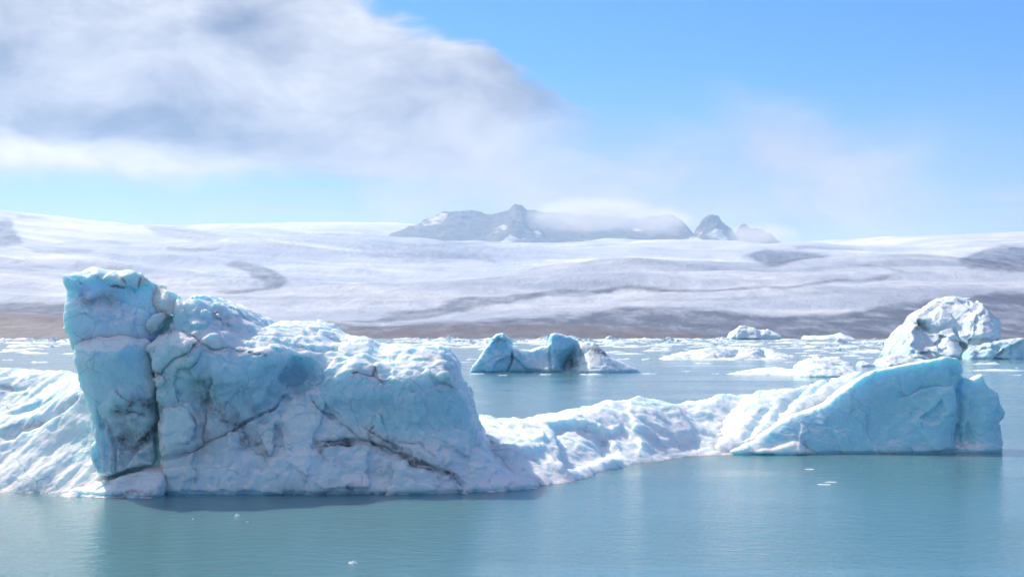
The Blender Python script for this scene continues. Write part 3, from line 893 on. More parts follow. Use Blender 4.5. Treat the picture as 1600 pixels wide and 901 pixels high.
relief('ice_wall',
       [(236, 548), (234, 535, 72), (243, 522, 72.5), (262, 516, 73), (269, 496, 73.4), (272, 476, 73.6), (280, 466, 73.8), (300, 462, 74), (325, 464, 75), (350, 474, 76), (380, 488, 76), (404, 500, 76), (412, 510, 76.5), (428, 506, 77), (455, 502, 77.5),
        (490, 503, 78), (508, 508, 78), (535, 522, 78), (560, 531, 78), (600, 538, 77.5), (640, 541, 76), (672, 541, 75), (692, 548, 74.6), (704, 566, 74.2), (712, 588, 74), (724, 616, 74), (736, 642, 74), (746, 668, 74), (752, 694, 74),
        (775, 718, 74), (808, 742, 74), (846, 758, 74), (850, 790, 74), (253, 790, 70), (252, 772, 70.4), (249, 720, 70.6), (244, 660, 70.8), (242, 610, 71), (240, 585, 71)],
       [(236, 550, 71.3), (262, 517, 72.9), (285, 513, 73.0), (275, 525, 71.6), (300, 535, 71.4), (250, 600, 71.1), (330, 560, 71.3), (420, 560, 71.8), (275, 482, 72.9), (300, 466, 74.4), (310, 478, 73.2), (300, 500, 72.5), (330, 500, 73.2), (300, 464, 74.2), (350, 476, 75.2), (345, 520, 72.6), (400, 535, 73.2), (420, 520, 74.2),
        (400, 500, 76), (440, 506, 78), (500, 506, 79), (470, 530, 75.5), (540, 540, 76.4), (600, 542, 77.8), (480, 550, 73.6), (560, 556, 74.0), (620, 556, 75), (680, 545, 76), (660, 575, 73.8), (700, 580, 73.9), (590, 590, 73.3), (520, 580, 73.2),
        (460, 580, 73.9), (450, 610, 73.4), (300, 640, 71.2), (380, 620, 71.5), (350, 680, 71.2), (300, 700, 70.9), (250, 700, 70.8), (400, 690, 71.7), (450, 660, 72.1), (520, 640, 72.6), (600, 640, 72.9), (680, 640, 73.1), (735, 650, 74.0), (740, 690, 73.5), (690, 690, 72.6), (620, 690, 72.4), (540, 690, 72.1), (460, 700, 71.5),
        (255, 770, 70.4), (350, 772, 70.4), (450, 772, 70.4), (550, 772, 70.5), (650, 772, 70.6), (740, 770, 71.0), (800, 766, 72.0), (846, 760, 73.6), (350, 735, 70.7), (480, 735, 70.8), (600, 735, 71.3), (700, 735, 71.7), (780, 730, 73.2)],
       9.0, 0.072, ICE, berg, rnd=0.28, fall=0.0, seed=17, Ys=72.5, wav=0.12, facet=0.10, fsize=2.2, plane=0.15, shard=0.85,
       blocks=[([(236, 556), (262, 518), (285, 514), (312, 536), (300, 548), (262, 572), (240, 590)], -0.30, 0.0, -0.1, 0.06),
               ([(314, 538), (345, 515), (375, 518), (400, 535), (380, 548), (345, 546)], -0.22, 0.0, -0.25, 0.06),
               ([(270, 470), (345, 470), (330, 495), (320, 510), (290, 514), (268, 510)], -0.35, 0, -0.15, 0.08),
               ([(438, 592), (458, 560), (484, 562), (520, 590), (500, 612), (462, 618), (450, 606)], 0.42, -0.42, 0, 0.10),
               ([(395, 640), (420, 612), (456, 622), (440, 650), (405, 665)], 0.35, -0.2, 0.25, 0.10),
               ([(252, 640), (296, 628), (320, 660), (318, 690), (258, 716)], -0.28, 0.05, 0, 0.12),
               ([(450, 704), (510, 697), (560, 696), (650, 728), (716, 750), (745, 775), (640, 800), (400, 800), (380, 760)], -0.26, 0, 0.0, 0.14),
               ([(585, 570), (640, 566), (700, 560), (706, 590), (660, 600), (600, 596)], -0.30, 0, -0.3, 0.10),
               ([(400, 548), (450, 540), (462, 552), (420, 580), (400, 590), (330, 600), (330, 556)], -0.12, 0, 0, 0.08)],
       cracks=[([(254, 722), (300, 706), (350, 682), (382, 660), (420, 640), (446, 618)], 0.055, 0.5),
               ([(285, 512), (312, 536), (330, 546), (360, 544), (420, 560)], 0.05, 0.4), ([(240, 590), (262, 572), (300, 548), (312, 538)], 0.045, 0.3),
               ([(480, 612), (500, 640), (540, 668), (560, 690)], 0.04, 0.25), ([(545, 580), (585, 590), (622, 602)], 0.04, 0.3), ([(580, 588), (586, 572)], 0.05, 0.3),
               ([(500, 692), (560, 690), (620, 706), (665, 730), (705, 742)], 0.13, 0.5), ([(620, 690), (660, 695), (685, 715)], 0.04, 0.25),
               ([(566, 668), (600, 690), (640, 706)], 0.05, 0.2), ([(410, 522), (470, 545), (540, 556), (600, 552)], 0.10, 0.4), ([(440, 510), (520, 530), (600, 545)], 0.08, 0.3),
               ([(325, 466), (370, 490), (402, 512)], 0.09, 0.4), ([(330, 590), (322, 640), (318, 690)], 0.10, 0.3)],
       stains=[([(500, 693), (530, 690), (560, 694)], 6, 0.95), ([(560, 694), (620, 708), (662, 730), (705, 744)], 6, 1.0), ([(700, 740), (722, 766)], 5, 0.6),
               ([(320, 612), (332, 640), (350, 662)], 11, 1.0), ([(318, 640), (322, 690)], 9, 0.7), ([(345, 655), (375, 665)], 9, 0.6), ([(384, 672), (400, 694), (412, 712)], 8, 0.85),
               ([(248, 634), (280, 630)], 5, 0.6), ([(650, 560), (690, 570), (700, 588)], 8, 0.28), ([(392, 640), (400, 660)], 8, 0.5), ([(330, 478), (380, 500)], 5, 0.3), ([(520, 720), (640, 745)], 9, 0.2)],
       blues=[([(236, 545), (420, 545), (450, 600), (400, 640), (245, 640)], 14, 0.85), ([(435, 560), (560, 585), (720, 600), (745, 680), (600, 680), (450, 620)], 16, 0.85),
              ([(436, 590), (456, 555), (490, 566), (470, 625)], 8, 1.15), ([(395, 640), (420, 605), (460, 620), (440, 660), (400, 670)], 8, 0.95), ([(270, 490), (330, 490), (320, 515), (270, 512)], 6, 0.95)], base_blue=0.42)

relief('foot_ledge', [(92, 776), (120, 763), (170, 748), (222, 733), (249, 726), (252, 740), (250, 790), (90, 790)],
       [(98, 772, 69.4), (170, 776, 69.1), (248, 777, 69.0), (240, 738, 70.9), (200, 742, 70.6), (150, 755, 70.2), (110, 768, 69.8), (245, 760, 69.4), (180, 762, 69.6)],
       2.2, 0.06, ICE, berg, rnd=0.16, fall=0.0, seed=22, Ys=70.0, flute=0.03, stains=[([(180, 772), (225, 768), (236, 776)], 5, 0.75), ([(170, 757), (215, 745)], 5, 0.3), ([(225, 770), (235, 772)], 8, 0.6)], base_blue=0.15)

mound('snow_slope',
      [(-220, 590, 80), (-100, 580, 80), (0, 580, 80), (40, 583, 79.5), (80, 590, 79), (118, 588, 78.5), (150, 590, 78), (-220, 650, 77), (0, 640, 77.2), (50, 636, 77.0), (90, 612, 77.4),
       (-200, 690, 75.2), (0, 664, 75.4), (40, 656, 75.4), (80, 640, 75.6), (122, 604, 76.2), (0, 690, 74.7), (60, 676, 74.6), (110, 650, 74.8), (132, 626, 75.3), (150, 660, 74.4), (150, 700, 73.2), (90, 700, 73.6), (0, 720, 73.6), (-200, 730, 73.8),
       (60, 735, 72.4), (130, 735, 72.2), (0, 768, 71.6), (60, 769, 71.5), (110, 772, 71.0), (160, 760, 71.2), (-220, 768, 71.8), (200, 740, 72.4), (230, 700, 74)],
      0.075, ICE, berg, seed=27, ridge=0.12, rdir=0.75, wav=0.16, amp=0.55, scal=0.015, shard=0.15,
      extra=[(-34, 70.2, -0.9), (-26, 70.0, -0.9), (-22, 69.6, -0.8), (-18.5, 69.6, -0.6), (-34, 84, 2.5), (-26, 84, 2.6), (-20, 84, 2.0), (-34, 88, -0.8), (-24, 88, -0.8), (-18, 86, -0.5)],
      cracks=[([(-200, 700, 74.9), (0, 674, 75.0), (50, 664, 75.0), (95, 640, 75.2), (125, 618, 75.5)], 0.22, 0.5), ([(0, 606, 78.4), (40, 604, 78.2)], 0.2, 0.2), ([(20, 650, 76.4), (70, 630, 76.6), (110, 600, 77.0)], 0.35, 0.35)],
      stains=[([(0, 671), (50, 668), (100, 645)], 4, 0.45), ([(0, 606), (20, 606)], 3, 0.5), ([(90, 640), (126, 618)], 5, 0.3)],
      blues=[([(-200, 610), (60, 612), (100, 596), (120, 598), (60, 650), (-200, 660)], 8, 0.75), ([(100, 690), (150, 660), (150, 720), (110, 720)], 8, 0.7)], base_blue=0.2)

mound('low_ridge',
      [(730, 660, 88), (745, 657, 89), (790, 654, 91), (830, 658, 91.5), (860, 651, 93), (900, 641, 95), (930, 636, 96.5), (970, 630, 98), (1000, 622, 99.5), (1040, 632, 101), (1070, 632, 102), (1100, 628, 102.5), (1140, 618, 103.5), (1180, 622, 104),
       (745, 690, 80.5), (790, 692, 81), (830, 682, 84), (850, 668, 88), (770, 715, 77.4), (810, 722, 77.2), (850, 712, 79), (872, 735, 77.2), (830, 748, 75.4), (880, 750, 75.9),
       (872, 690, 81.5), (915, 668, 88), (935, 692, 85.5), (900, 705, 81.5), (950, 672, 90.5), (985, 672, 91.5), (1000, 655, 94.5), (1030, 655, 96), (1060, 680, 94.6), (1010, 700, 90.4), (970, 708, 88.2), (1040, 702, 92.2), (1090, 680, 96), (1100, 660, 99), (1130, 660, 100), (1120, 700, 95), (1150, 704, 94.6), (1080, 704, 94),
       (892, 748, 77.2), (930, 732, 82.6), (960, 716, 86.9), (985, 722, 87.3), (1030, 719, 88.6), (1056, 713, 91.6), (1100, 711, 92.8), (1140, 711, 93.2), (1200, 705, 95)],
      0.085, ICE, berg, seed=31, ridge=0.10, rdir=-0.9, wav=0.34, amp=0.7, scal=0.02, shard=0.25,
      steps=[([(856, 664, 89), (874, 700, 80.4), (892, 754, 75.8), (915, 754, 78), (960, 735, 85), (965, 690, 89), (935, 662, 91)], -0.7, 0.12), ([(938, 672, 90), (950, 725, 84), (990, 740, 84), (1000, 700, 90.2), (975, 668, 92)], -0.45, 0.12),
             ([(745, 700, 79), (800, 706, 79.5), (850, 690, 83), (850, 712, 79.4), (800, 730, 76.8), (745, 720, 77)], 0.3, 0.12), ([(980, 640, 97), (1060, 640, 99), (1090, 690, 95), (1040, 700, 92.4), (990, 670, 92)], 0.3, 0.15), ([(975, 705, 88.2), (1000, 698, 89.4), (1030, 708, 89.0), (1036, 722, 88.3), (975, 724, 87)], 0.35, 0.1)],
      extra=[(-3, 72.4, -0.9), (0, 72.8, -1.0), (3.0, 73.4, -1.1), (4.4, 76.2, -1.2), (6.3, 81, -1.3), (8.6, 85.2, -0.9), (10.5, 87.6, -0.9), (12.6, 91, -0.9), (16, 92, -0.8), (-3, 98, -0.6), (3, 102, -0.8), (9, 107, -0.8), (14, 110, -0.8), (19, 113, -0.6)],
      cracks=[([(935, 672, 90), (948, 716, 86)], 0.3, 0.4), ([(760, 700, 79), (800, 708, 79), (850, 700, 81)], 0.3, 0.25), ([(1000, 660, 94), (1040, 690, 93)], 0.3, 0.2), ([(770, 670, 86), (820, 676, 85)], 0.35, 0.2)],
      stains=[([(748, 688), (770, 696), (792, 706)], 4, 0.5), ([(780, 704), (830, 716)], 3, 0.3), ([(1050, 640), (1075, 640)], 3, 0.2)],
      blues=[([(965, 640), (1005, 630), (1050, 650), (1000, 658)], 8, 0.7), ([(1090, 640), (1150, 622), (1160, 660), (1130, 705), (1080, 680)], 10, 0.8), ([(860, 690), (930, 680), (945, 730), (890, 755)], 10, 0.6)], base_blue=0.25)

relief('blue_fin',
       [(1140, 711, 93.6), (1168, 698, 93.9), (1196, 681, 94.3), (1228, 655, 95.2), (1262, 641, 95.8), (1296, 627, 96.3), (1320, 604, 96.7), (1346, 583, 97), (1366, 576, 97), (1400, 568, 97), (1440, 561, 97), (1476, 554, 97), (1494, 555, 97.2), (1506, 564, 97.4), (1511, 584, 97.4), (1522, 588, 97.4), (1537, 580, 97.4),
        (1548, 602, 97.2), (1564, 613, 97), (1567, 630, 97), (1577, 644, 96.8), (1572, 654, 96.6), (1566, 660, 96.5), (1571, 690, 96), (1571, 704, 95.5), (1571, 728, 95), (1140, 728, 93.5)],
       [(1142, 711, 93.4), (1196, 684, 94.0), (1228, 658, 95.0), (1262, 646, 95.6), (1296, 632, 96.1), (1346, 590, 96.6), (1400, 575, 96.6), (1440, 568, 96.5), (1478, 560, 96.6), (1498, 575, 96.9),
        (1200, 700, 93.6), (1240, 680, 94.3), (1290, 670, 94.9), (1340, 640, 96.0), (1400, 625, 96.7), (1440, 605, 96.9), (1478, 600, 96.6), (1340, 680, 94.9), (1400, 670, 95.5), (1450, 655, 95.8), (1490, 640, 96.0), (1420, 692, 94.7), (1480, 690, 95.0),
        (1508, 600, 97.6), (1506, 640, 97.0), (1503, 690, 96.2), (1540, 600, 97.1), (1540, 650, 95.8), (1570, 646, 96.6), (1545, 690, 95.3), (1568, 690, 96.0), (1200, 711, 93.1), (1300, 711, 93.6), (1400, 709, 94.1), (1480, 706, 94.5), (1530, 705, 94.7), (1568, 704, 95.2)],
       4.2, 0.08, ICE_FIN, berg, rnd=0.30, fall=0.12, seed=37, Ys=96.6, wav=0.08, amp=0.6, plane=0.07, shard=0.3, scal=0.03,
       blocks=[([(1180, 706), (1240, 688), (1250, 692), (1262, 708), (1230, 714)], -0.35, 0, 0, 0.10), ([(1425, 660), (1460, 615), (1492, 600), (1500, 640), (1500, 700), (1460, 705)], -0.3, 0, 0, 0.2), ([(1436, 655), (1462, 632), (1470, 622), (1480, 640), (1456, 664)], 0.35, 0, 0, 0.10)],
       cracks=[([(1504, 585), (1500, 640), (1498, 704)], 0.22, 0.6), ([(1255, 692), (1275, 706)], 0.1, 0.3), ([(1515, 660), (1520, 700)], 0.2, 0.25), ([(1410, 620), (1450, 606), (1480, 604)], 0.08, 0.2)],
       stains=[([(1250, 686), (1262, 696)], 3, 0.4), ([(1500, 640), (1500, 700)], 2, 0.25)],
       blues=[([(1210, 698), (1300, 660), (1400, 618), (1490, 596), (1565, 640), (1560, 680), (1500, 685), (1400, 690), (1260, 698)], 30, 1.35), ([(1130, 716), (1200, 690), (1250, 686), (1275, 712), (1130, 720)], 8, 0.1)], base_blue=0.7)

mound('snow_flank',
      [(1118, 709, 93.7), (1134, 693, 95.0), (1150, 664, 97.6), (1172, 634, 99.8), (1186, 616, 101.2), (1240, 612, 101.6), (1300, 603, 101.6), (1322, 596, 101), (1345, 585, 99.5), (1150, 700, 94.6), (1180, 690, 95.0), (1200, 672, 96.0), (1232, 650, 97.2), (1296, 626, 98.6), (1262, 636, 98.2), (1180, 655, 97.6), (1205, 640, 99), (1340, 622, 98.8)],
      0.08, ICE, berg, seed=39, wav=0.22, ridge=0.16, rdir=-1.0, amp=0.6, scal=0.02, shard=0.2,
      extra=[(12.8, 93.0, -0.8), (15, 93.2, -0.9), (18, 94.2, -1.2), (21, 95.0, -1.2), (24, 95.6, -1.2), (28, 96.5, -1.2), (28, 100, -0.5), (12.6, 97, -0.4), (13.5, 103.5, -0.6), (17, 106, -0.6), (22, 106, -0.6), (27, 104, -0.3)],
      cracks=[([(1196, 640, 99), (1188, 660, 97.6), (1165, 694, 95)], 0.4, 0.5), ([(1262, 616, 101), (1235, 636, 98.8), (1208, 668, 96.6)], 0.45, 0.45), ([(1300, 612, 101), (1262, 630, 99)], 0.35, 0.35)], base_blue=0.15)

# ---- icebergs farther out -----------------------------------------------------------------
def single(o, label, group=None):
    o['label'] = label
    o['category'] = 'iceberg'
    if group:
        o['group'] = group
    return o


single(relief('iceberg',
       [(733, 584, 286), (740, 572), (748, 560), (765, 535), (775, 523), (785, 520), (796, 527), (801, 531), (799, 544), (818, 545), (830, 547), (845, 540), (858, 538), (862, 519), (875, 520), (905, 527), (913, 533), (930, 534), (944, 547), (958, 560), (985, 573), (1002, 581), (1003, 592), (733, 592)],
       [(738, 582, 286), (770, 582, 284.5), (797, 581, 287), (840, 580, 288.5), (782, 525, 289), (765, 545, 288), (798, 545, 291), (790, 560, 287), (830, 550, 290.5), (845, 556, 290), (862, 522, 290), (905, 530, 293), (880, 545, 289), (865, 575, 286.5), (888, 576, 291.5), (886, 556, 292), (915, 536, 291), (930, 545, 289.5), (905, 580, 286), (950, 581, 284), (1000, 581, 288), (960, 565, 288), (820, 570, 289)],
       13.0, 0.22, ICE_MID, None, rnd=0.4, fall=0.05, unit=3.0, seed=43, Ys=289, wav=0.08, amp=0.45, facet=0.25, fsize=6.0, plane=0.08,
       cracks=[([(799, 535), (800, 560), (794, 582)], 0.3, 1.6), ([(858, 538), (862, 582)], 0.3, 1.2), ([(905, 530), (892, 560), (884, 582)], 0.8, 2.0), ([(830, 552), (838, 582)], 0.4, 0.5), ([(786, 533), (800, 535)], 0.25, 0.8)],
       stains=[([(914, 548), (930, 544), (946, 548)], 5, 0.95), ([(880, 572), (898, 566)], 4, 0.8), ([(866, 578), (884, 572)], 4, 0.4), ([(905, 552), (925, 556)], 7, 0.4), ([(770, 536), (800, 534)], 1.5, 0.5), ([(797, 560), (794, 578)], 2, 0.5)],
       blues=[([(733, 585), (775, 520), (802, 530), (835, 585)], 5, 0.95), ([(860, 520), (908, 528), (890, 575), (864, 575)], 5, 0.9), ([(930, 560), (990, 580), (900, 582)], 5, 0.7)], base_blue=0.5),
       'twin peaked turquoise iceberg with dark dirt on its right cone, alone in open water')

single(relief('iceberg',
       [(1393, 565), (1400, 550), (1408, 530), (1416, 516), (1425, 508), (1433, 504), (1441, 490), (1457, 478), (1476, 467), (1500, 460), (1527, 461), (1534, 471), (1541, 468), (1550, 478), (1559, 489), (1569, 503), (1566, 520), (1550, 528), (1536, 536), (1530, 548), (1528, 568)],
       [(1398, 560, 440), (1406, 520, 446), (1425, 505, 449), (1416, 535, 440), (1440, 492, 453), (1460, 500, 450), (1476, 471, 458), (1500, 465, 460), (1525, 466, 458), (1505, 490, 451), (1535, 500, 447), (1560, 505, 452), (1455, 520, 447), (1475, 522, 444), (1500, 520, 445), (1525, 530, 441), (1490, 545, 437), (1450, 555, 434), (1510, 560, 436), (1470, 540, 441), (1430, 530, 445)],
       22.0, 0.36, ICE_FAR, None, rnd=0.35, fall=0.04, unit=5.0, seed=47, Ys=450, wav=0.15, amp=0.5, facet=1.7, fsize=8.5, plane=0.28, shard=0.6,
       blocks=[([(1508, 500), (1535, 470), (1552, 500), (1540, 530), (1515, 528)], -2.0, 0.25, 0, 0.5), ([(1440, 500), (1470, 480), (1490, 500), (1460, 512)], -1.6, 0, -0.3, 0.5), ([(1408, 520), (1430, 505), (1442, 530), (1416, 535)], -2.0, 0, 0.1, 0.5), ([(1455, 548), (1490, 522), (1512, 548), (1480, 560)], -2.2, 0.2, 0, 0.5)],
       cracks=[([(1492, 512), (1512, 545), (1520, 560)], 0.8, 2.5), ([(1432, 503), (1452, 520)], 1.0, 2.0), ([(1512, 468), (1514, 478)], 0.3, 1.5), ([(1536, 476), (1552, 500)], 0.6, 1.5)],
       stains=[([(1428, 502), (1446, 514)], 5, 0.85), ([(1450, 520), (1474, 516)], 6, 0.3), ([(1470, 525), (1500, 512)], 5, 0.3), ([(1540, 480), (1550, 494)], 3, 0.5), ([(1446, 540), (1450, 560)], 4, 0.35), ([(1515, 545), (1525, 558)], 4, 0.5)], base_blue=0.55),
       'tall blocky white iceberg with steep faceted crown and grey dirt seams, far behind blue fin')

single(relief('iceberg', [(1506, 562), (1514, 548), (1524, 540), (1545, 535), (1575, 530), (1600, 527), (1640, 526), (1680, 532), (1700, 562), (1700, 570), (1506, 570)],
       [(1510, 560, 429), (1530, 541, 432), (1560, 558, 428), (1600, 530, 431), (1600, 558, 427), (1640, 530, 432), (1640, 560, 428), (1560, 540, 430), (1695, 555, 432)],
       16.0, 0.38, ICE_FAR, None, rnd=0.9, unit=4.0, seed=53, Ys=432, facet=1.6, fsize=5.0, fall=0.05,
       cracks=[([(1556, 556), (1570, 546)], 0.5, 1.4), ([(1580, 540), (1584, 560)], 0.5, 1.4)],
       stains=[([(1515, 546), (1540, 538)], 4, 0.45), ([(1550, 535), (1590, 532)], 3, 0.3), ([(1552, 556), (1572, 545)], 2, 0.5)], base_blue=1.2),
       'long low teal iceberg with vertical front wall beside the tall blocky iceberg')

single(relief('iceberg', [(1374, 575), (1382, 562), (1398, 556), (1416, 556), (1430, 560), (1452, 558), (1466, 562), (1470, 582), (1374, 582)],
       [(1378, 574, 330), (1398, 558, 337), (1430, 562, 338), (1460, 560, 338), (1420, 578, 330), (1460, 578, 332)], 9.0, 0.35, ICE_FAR, None, rnd=0.8, unit=3.0, seed=57, Ys=334, facet=1.0, fsize=3.0, base_blue=0.6),
       'small rounded pale blue iceberg lump half hidden behind crest of blue fin')
single(relief('iceberg', [(1342, 574), (1346, 565), (1356, 563), (1370, 568), (1376, 578), (1344, 578)],
       [(1344, 573, 335), (1356, 565, 338), (1374, 574, 336)], 4.0, 0.3, ICE_FAR, None, rnd=0.5, unit=2.0, seed=58, Ys=336, facet=0.6, fsize=2.0, base_blue=0.4),
       'tiny square ice block between the crumbly white iceberg and the rounded lump')

single(relief('iceberg', [(1140, 532), (1143, 522), (1150, 512), (1160, 506), (1168, 505), (1176, 509), (1190, 512), (1200, 514), (1203, 508), (1206, 514), (1214, 518), (1224, 526), (1226, 532)],
       [(1142, 529, 1800), (1166, 507, 1815), (1180, 529, 1795), (1200, 516, 1812), (1222, 529, 1800)], 50, 1.5, ICE_FAR, None, rnd=4, unit=14.0, seed=61, Ys=1805, facet=8, fsize=24, flute=0.05, fall=0.1, base_blue=0.45),
       'whaleback white iceberg with fluted shaded side and small horn, moored off the moraine shore')
single(relief('iceberg', [(1259, 532), (1263, 522), (1270, 524), (1290, 522), (1310, 524), (1322, 521), (1326, 524), (1338, 528), (1338, 534), (1259, 534)],
       [(1262, 529, 1780), (1290, 523, 1795), (1335, 528, 1785), (1300, 529, 1776)], 40, 1.5, ICE_FAR, None, rnd=3, unit=12.0, seed=63, Ys=1785, facet=8, fsize=14, base_blue=0.3),
       'flat jagged iceberg hugging the dark moraine shore, right of the whaleback one')

single(mound('iceberg', [(1046, 561, 424), (1090, 559, 428), (1095, 552, 432), (1106, 545, 440), (1130, 542, 444), (1150, 546, 440), (1160, 541, 446), (1178, 540, 446), (1192, 545, 442), (1196, 556, 432), (1208, 553, 434), (1224, 559, 430), (1110, 558, 428), (1150, 560, 424), (1190, 561, 424), (1140, 556, 434), (1165, 553, 434), (1228, 562, 426)],
       0.4, ICE_FAR, None, unit=3.0, seed=67, wav=0.35, extra=[(45, 418, -1), (60, 417, -1), (75, 418, -1), (86, 428, -1), (50, 455, -1), (65, 460, -1), (80, 458, -1), (42, 432, -1)],
       cracks=[([(1150, 545, 441), (1142, 560, 427)], 1.2, 1.5), ([(1192, 545, 442), (1198, 558, 430)], 1.0, 1.8)],
       stains=[([(1135, 557), (1160, 560)], 1.5, 0.3)], blues=[([(1110, 548), (1135, 541), (1140, 556), (1115, 558)], 4, 1.0), ([(1165, 545), (1190, 542), (1190, 558)], 4, 0.9)], base_blue=0.4),
       'low humped iceberg with pale blue hollows sitting on a thin white shelf')
single(relief('iceberg', [(1246, 590), (1254, 577), (1258, 563), (1272, 557), (1286, 553), (1290, 545), (1294, 553), (1312, 551), (1326, 552), (1338, 562), (1342, 574), (1350, 586), (1350, 596), (1246, 596)],
       [(1250, 588, 258), (1275, 560, 266), (1300, 553, 271), (1330, 555, 270), (1345, 585, 260), (1300, 588, 256), (1300, 570, 263), (1270, 575, 261)],
       9.0, 0.2, ICE_MID, None, rnd=0.6, unit=1.6, seed=71, Ys=263, facet=0.7, fsize=1.6, fall=0.1, amp=1.6, base_blue=0.05),
       'crumbly snow white iceberg mound with tiny pointed top, beside a flat floe')
single(mound('iceberg', [(1143, 585, 273), (1160, 580, 276), (1190, 575, 280), (1215, 575, 280), (1240, 578, 279), (1255, 580, 277), (1200, 586, 270), (1240, 587, 266), (1170, 586, 270)],
       0.2, ICE_MID, None, unit=1.4, seed=73, wav=0.2, extra=[(42, 268, -0.7), (50, 265, -0.7), (57, 262, -0.6), (44, 284, -0.6), (50, 290, -0.7), (57, 289, -0.7)],
       blues=[([(1200, 580), (1220, 580), (1220, 590), (1200, 590)], 4, 0.9)], base_blue=0.05),
       'flat white ice floe adjoining the crumbly snow white iceberg mound')

# ---- floating ice: small pieces ------------------------------------------------------------
rng = np.random.default_rng(4)


def lump_mesh(seed, flat, n=26):
    """one irregular piece of floating ice, about 1 m across its half width"""
    r = np.linspace(0, 1.25, 9)
    a = np.linspace(0, 2 * np.pi, n, endpoint=False)
    R, A = np.meshgrid(r, a, indexing='ij')
    out = 1 + 0.42 * fbm(np.cos(A) * 1.2, np.sin(A) * 1.2, 0 * A + seed * 3.1, 1.0, 3, seed)
    X, Y = R * np.cos(A) * out, R * np.sin(A) * out * 0.75
    prof = np.clip(1 - R ** (5 if flat else 1.6), -1, 1)
    bumps = 0.55 + 0.9 * fbm(X * 1.1 + seed, Y * 1.1, 0 * X, 0.8, 4, seed + 2, 0.6)
    Z = np.where(prof > 0, prof * np.clip(bumps, 0.10, 2), prof * 0.6)
    v = np.stack([X, Y, Z * (0.16 if flat else 0.62)], -1).reshape(-1, 3)
    f = []
    for i in range(len(r) - 1):
        for j in range(n):
            k = (j + 1) % n
            f.append([i * n + j, (i + 1) * n + j, (i + 1) * n + k, i * n + k])
    me = mesh_np('floating_ice', v, np.array(f), {'blue': np.full(len(v), rng.uniform(0.0, 0.5)), 'dirt': np.full(len(v), 0.0)}, ICE_FAR, smooth=flat)
    return me


LUMPS = [lump_mesh(k, False) for k in range(9)]
FLATS = [lump_mesh(20 + k, True) for k in range(7)]


def float_ice(kind, px, py, wpx, asp, label, group, name):
    """piece with its front waterline at a photo pixel; wpx = width in photo pixels"""
    Y = F * H / max(py - HZ, 8.4)
    half = wpx / 2 / F * Y
    src = (LUMPS if kind else FLATS)
    o = bpy.data.objects.new(name, src[rng.integers(len(src))])
    COL.objects.link(o)
    o.location = ((px - 800) / F * Y, Y + half * 0.5, 0)
    o.rotation_euler = (0, 0, rng.choice([0, math.pi]) + rng.uniform(-0.4, 0.4))
    o.scale = (half, half * 0.8, half * asp)
    o['label'] = label
    o['category'] = 'ice floe'
    o['group'] = group
    return o


PLACES = ((140, 'off the brown moraine shore behind the leaning tower'), (735, 'behind the right shoulder of the huge iceberg'),
          (1005, 'behind the twin peaked iceberg'), (1140, 'between the twin peaked and whaleback icebergs'),
          (1235, 'between the humped and whaleback icebergs'), (1350, 'between the crumbly mound and the flat jagged iceberg'),
          (1470, 'beside the tall blocky iceberg'), (9999, 'on the open water before the long teal iceberg'))


def brash_label(kind, px, py, wpx):
    place = [p for x, p in PLACES if px < x][0]
    far = 'inshore ' if py < 535 else ''
    if kind:
        size = 'knobbly white {}ice chunk' if wpx > 13 else 'little white {}ice crumb'
    else:
        size = 'wide thin {}ice sheet' if wpx > 30 else 'small thin {}ice sheet'
    lab = f'{size.format(far)} {place}'
    return lab, lab


def clear(px, py):
    """keep open water where the photo shows it and stay off the larger bergs"""
    for x0, x1, y0, y1 in ((730, 1005, 556, 600), (1085, 1230, 546, 566), (1240, 1352, 560, 595), (1140, 1262, 570, 595), (1392, 1700, 534, 572), (1138, 1228, 525, 533), (1340, 1470, 560, 585), (1256, 1340, 524, 534)):
        if x0 < px < x1 and y0 < py < y1:
            return False
    return True


n_l = n_f = 0
while n_l < 230:
    px = rng.uniform(600, 1420) if rng.random() < 0.82 else rng.uniform(-20, 130)
    py = 528.8 + abs(rng.normal(0, 1)) * (4.5 if rng.random() < 0.55 else 13)
    if py > 562 or not clear(px, py) or (px > 1230 and py < 531 and rng.random() < 0.6):
        continue
    if px < 140 and py > 548:
        continue
    n_l += 1
    near = (py - 528) / 30
    wpx = rng.uniform(5, 15) * (1 + 0.5 * near) * (2.0 if rng.random() < 0.08 else 1)
    float_ice(1, px, py, wpx, rng.uniform(0.45, 1.0), *brash_label(1, px, py, wpx), 'brash_chunk')
while n_f < 270:
    px = rng.uniform(620, 1440) if rng.random() < 0.8 else (rng.uniform(-20, 140) if rng.random() < 0.6 else rng.uniform(1520, 1620))
    py = 530 + abs(rng.normal(0, 1)) * (8 if rng.random() < 0.5 else 17)
    if py > 570 or not clear(px, py) or (px < 140 and py > 556):
        continue
    n_f += 1
    wpx = rng.uniform(14, 46)
    float_ice(0, px, py, wpx, rng.uniform(0.35, 1.0), *brash_label(0, px, py, wpx), 'ice_sheet')

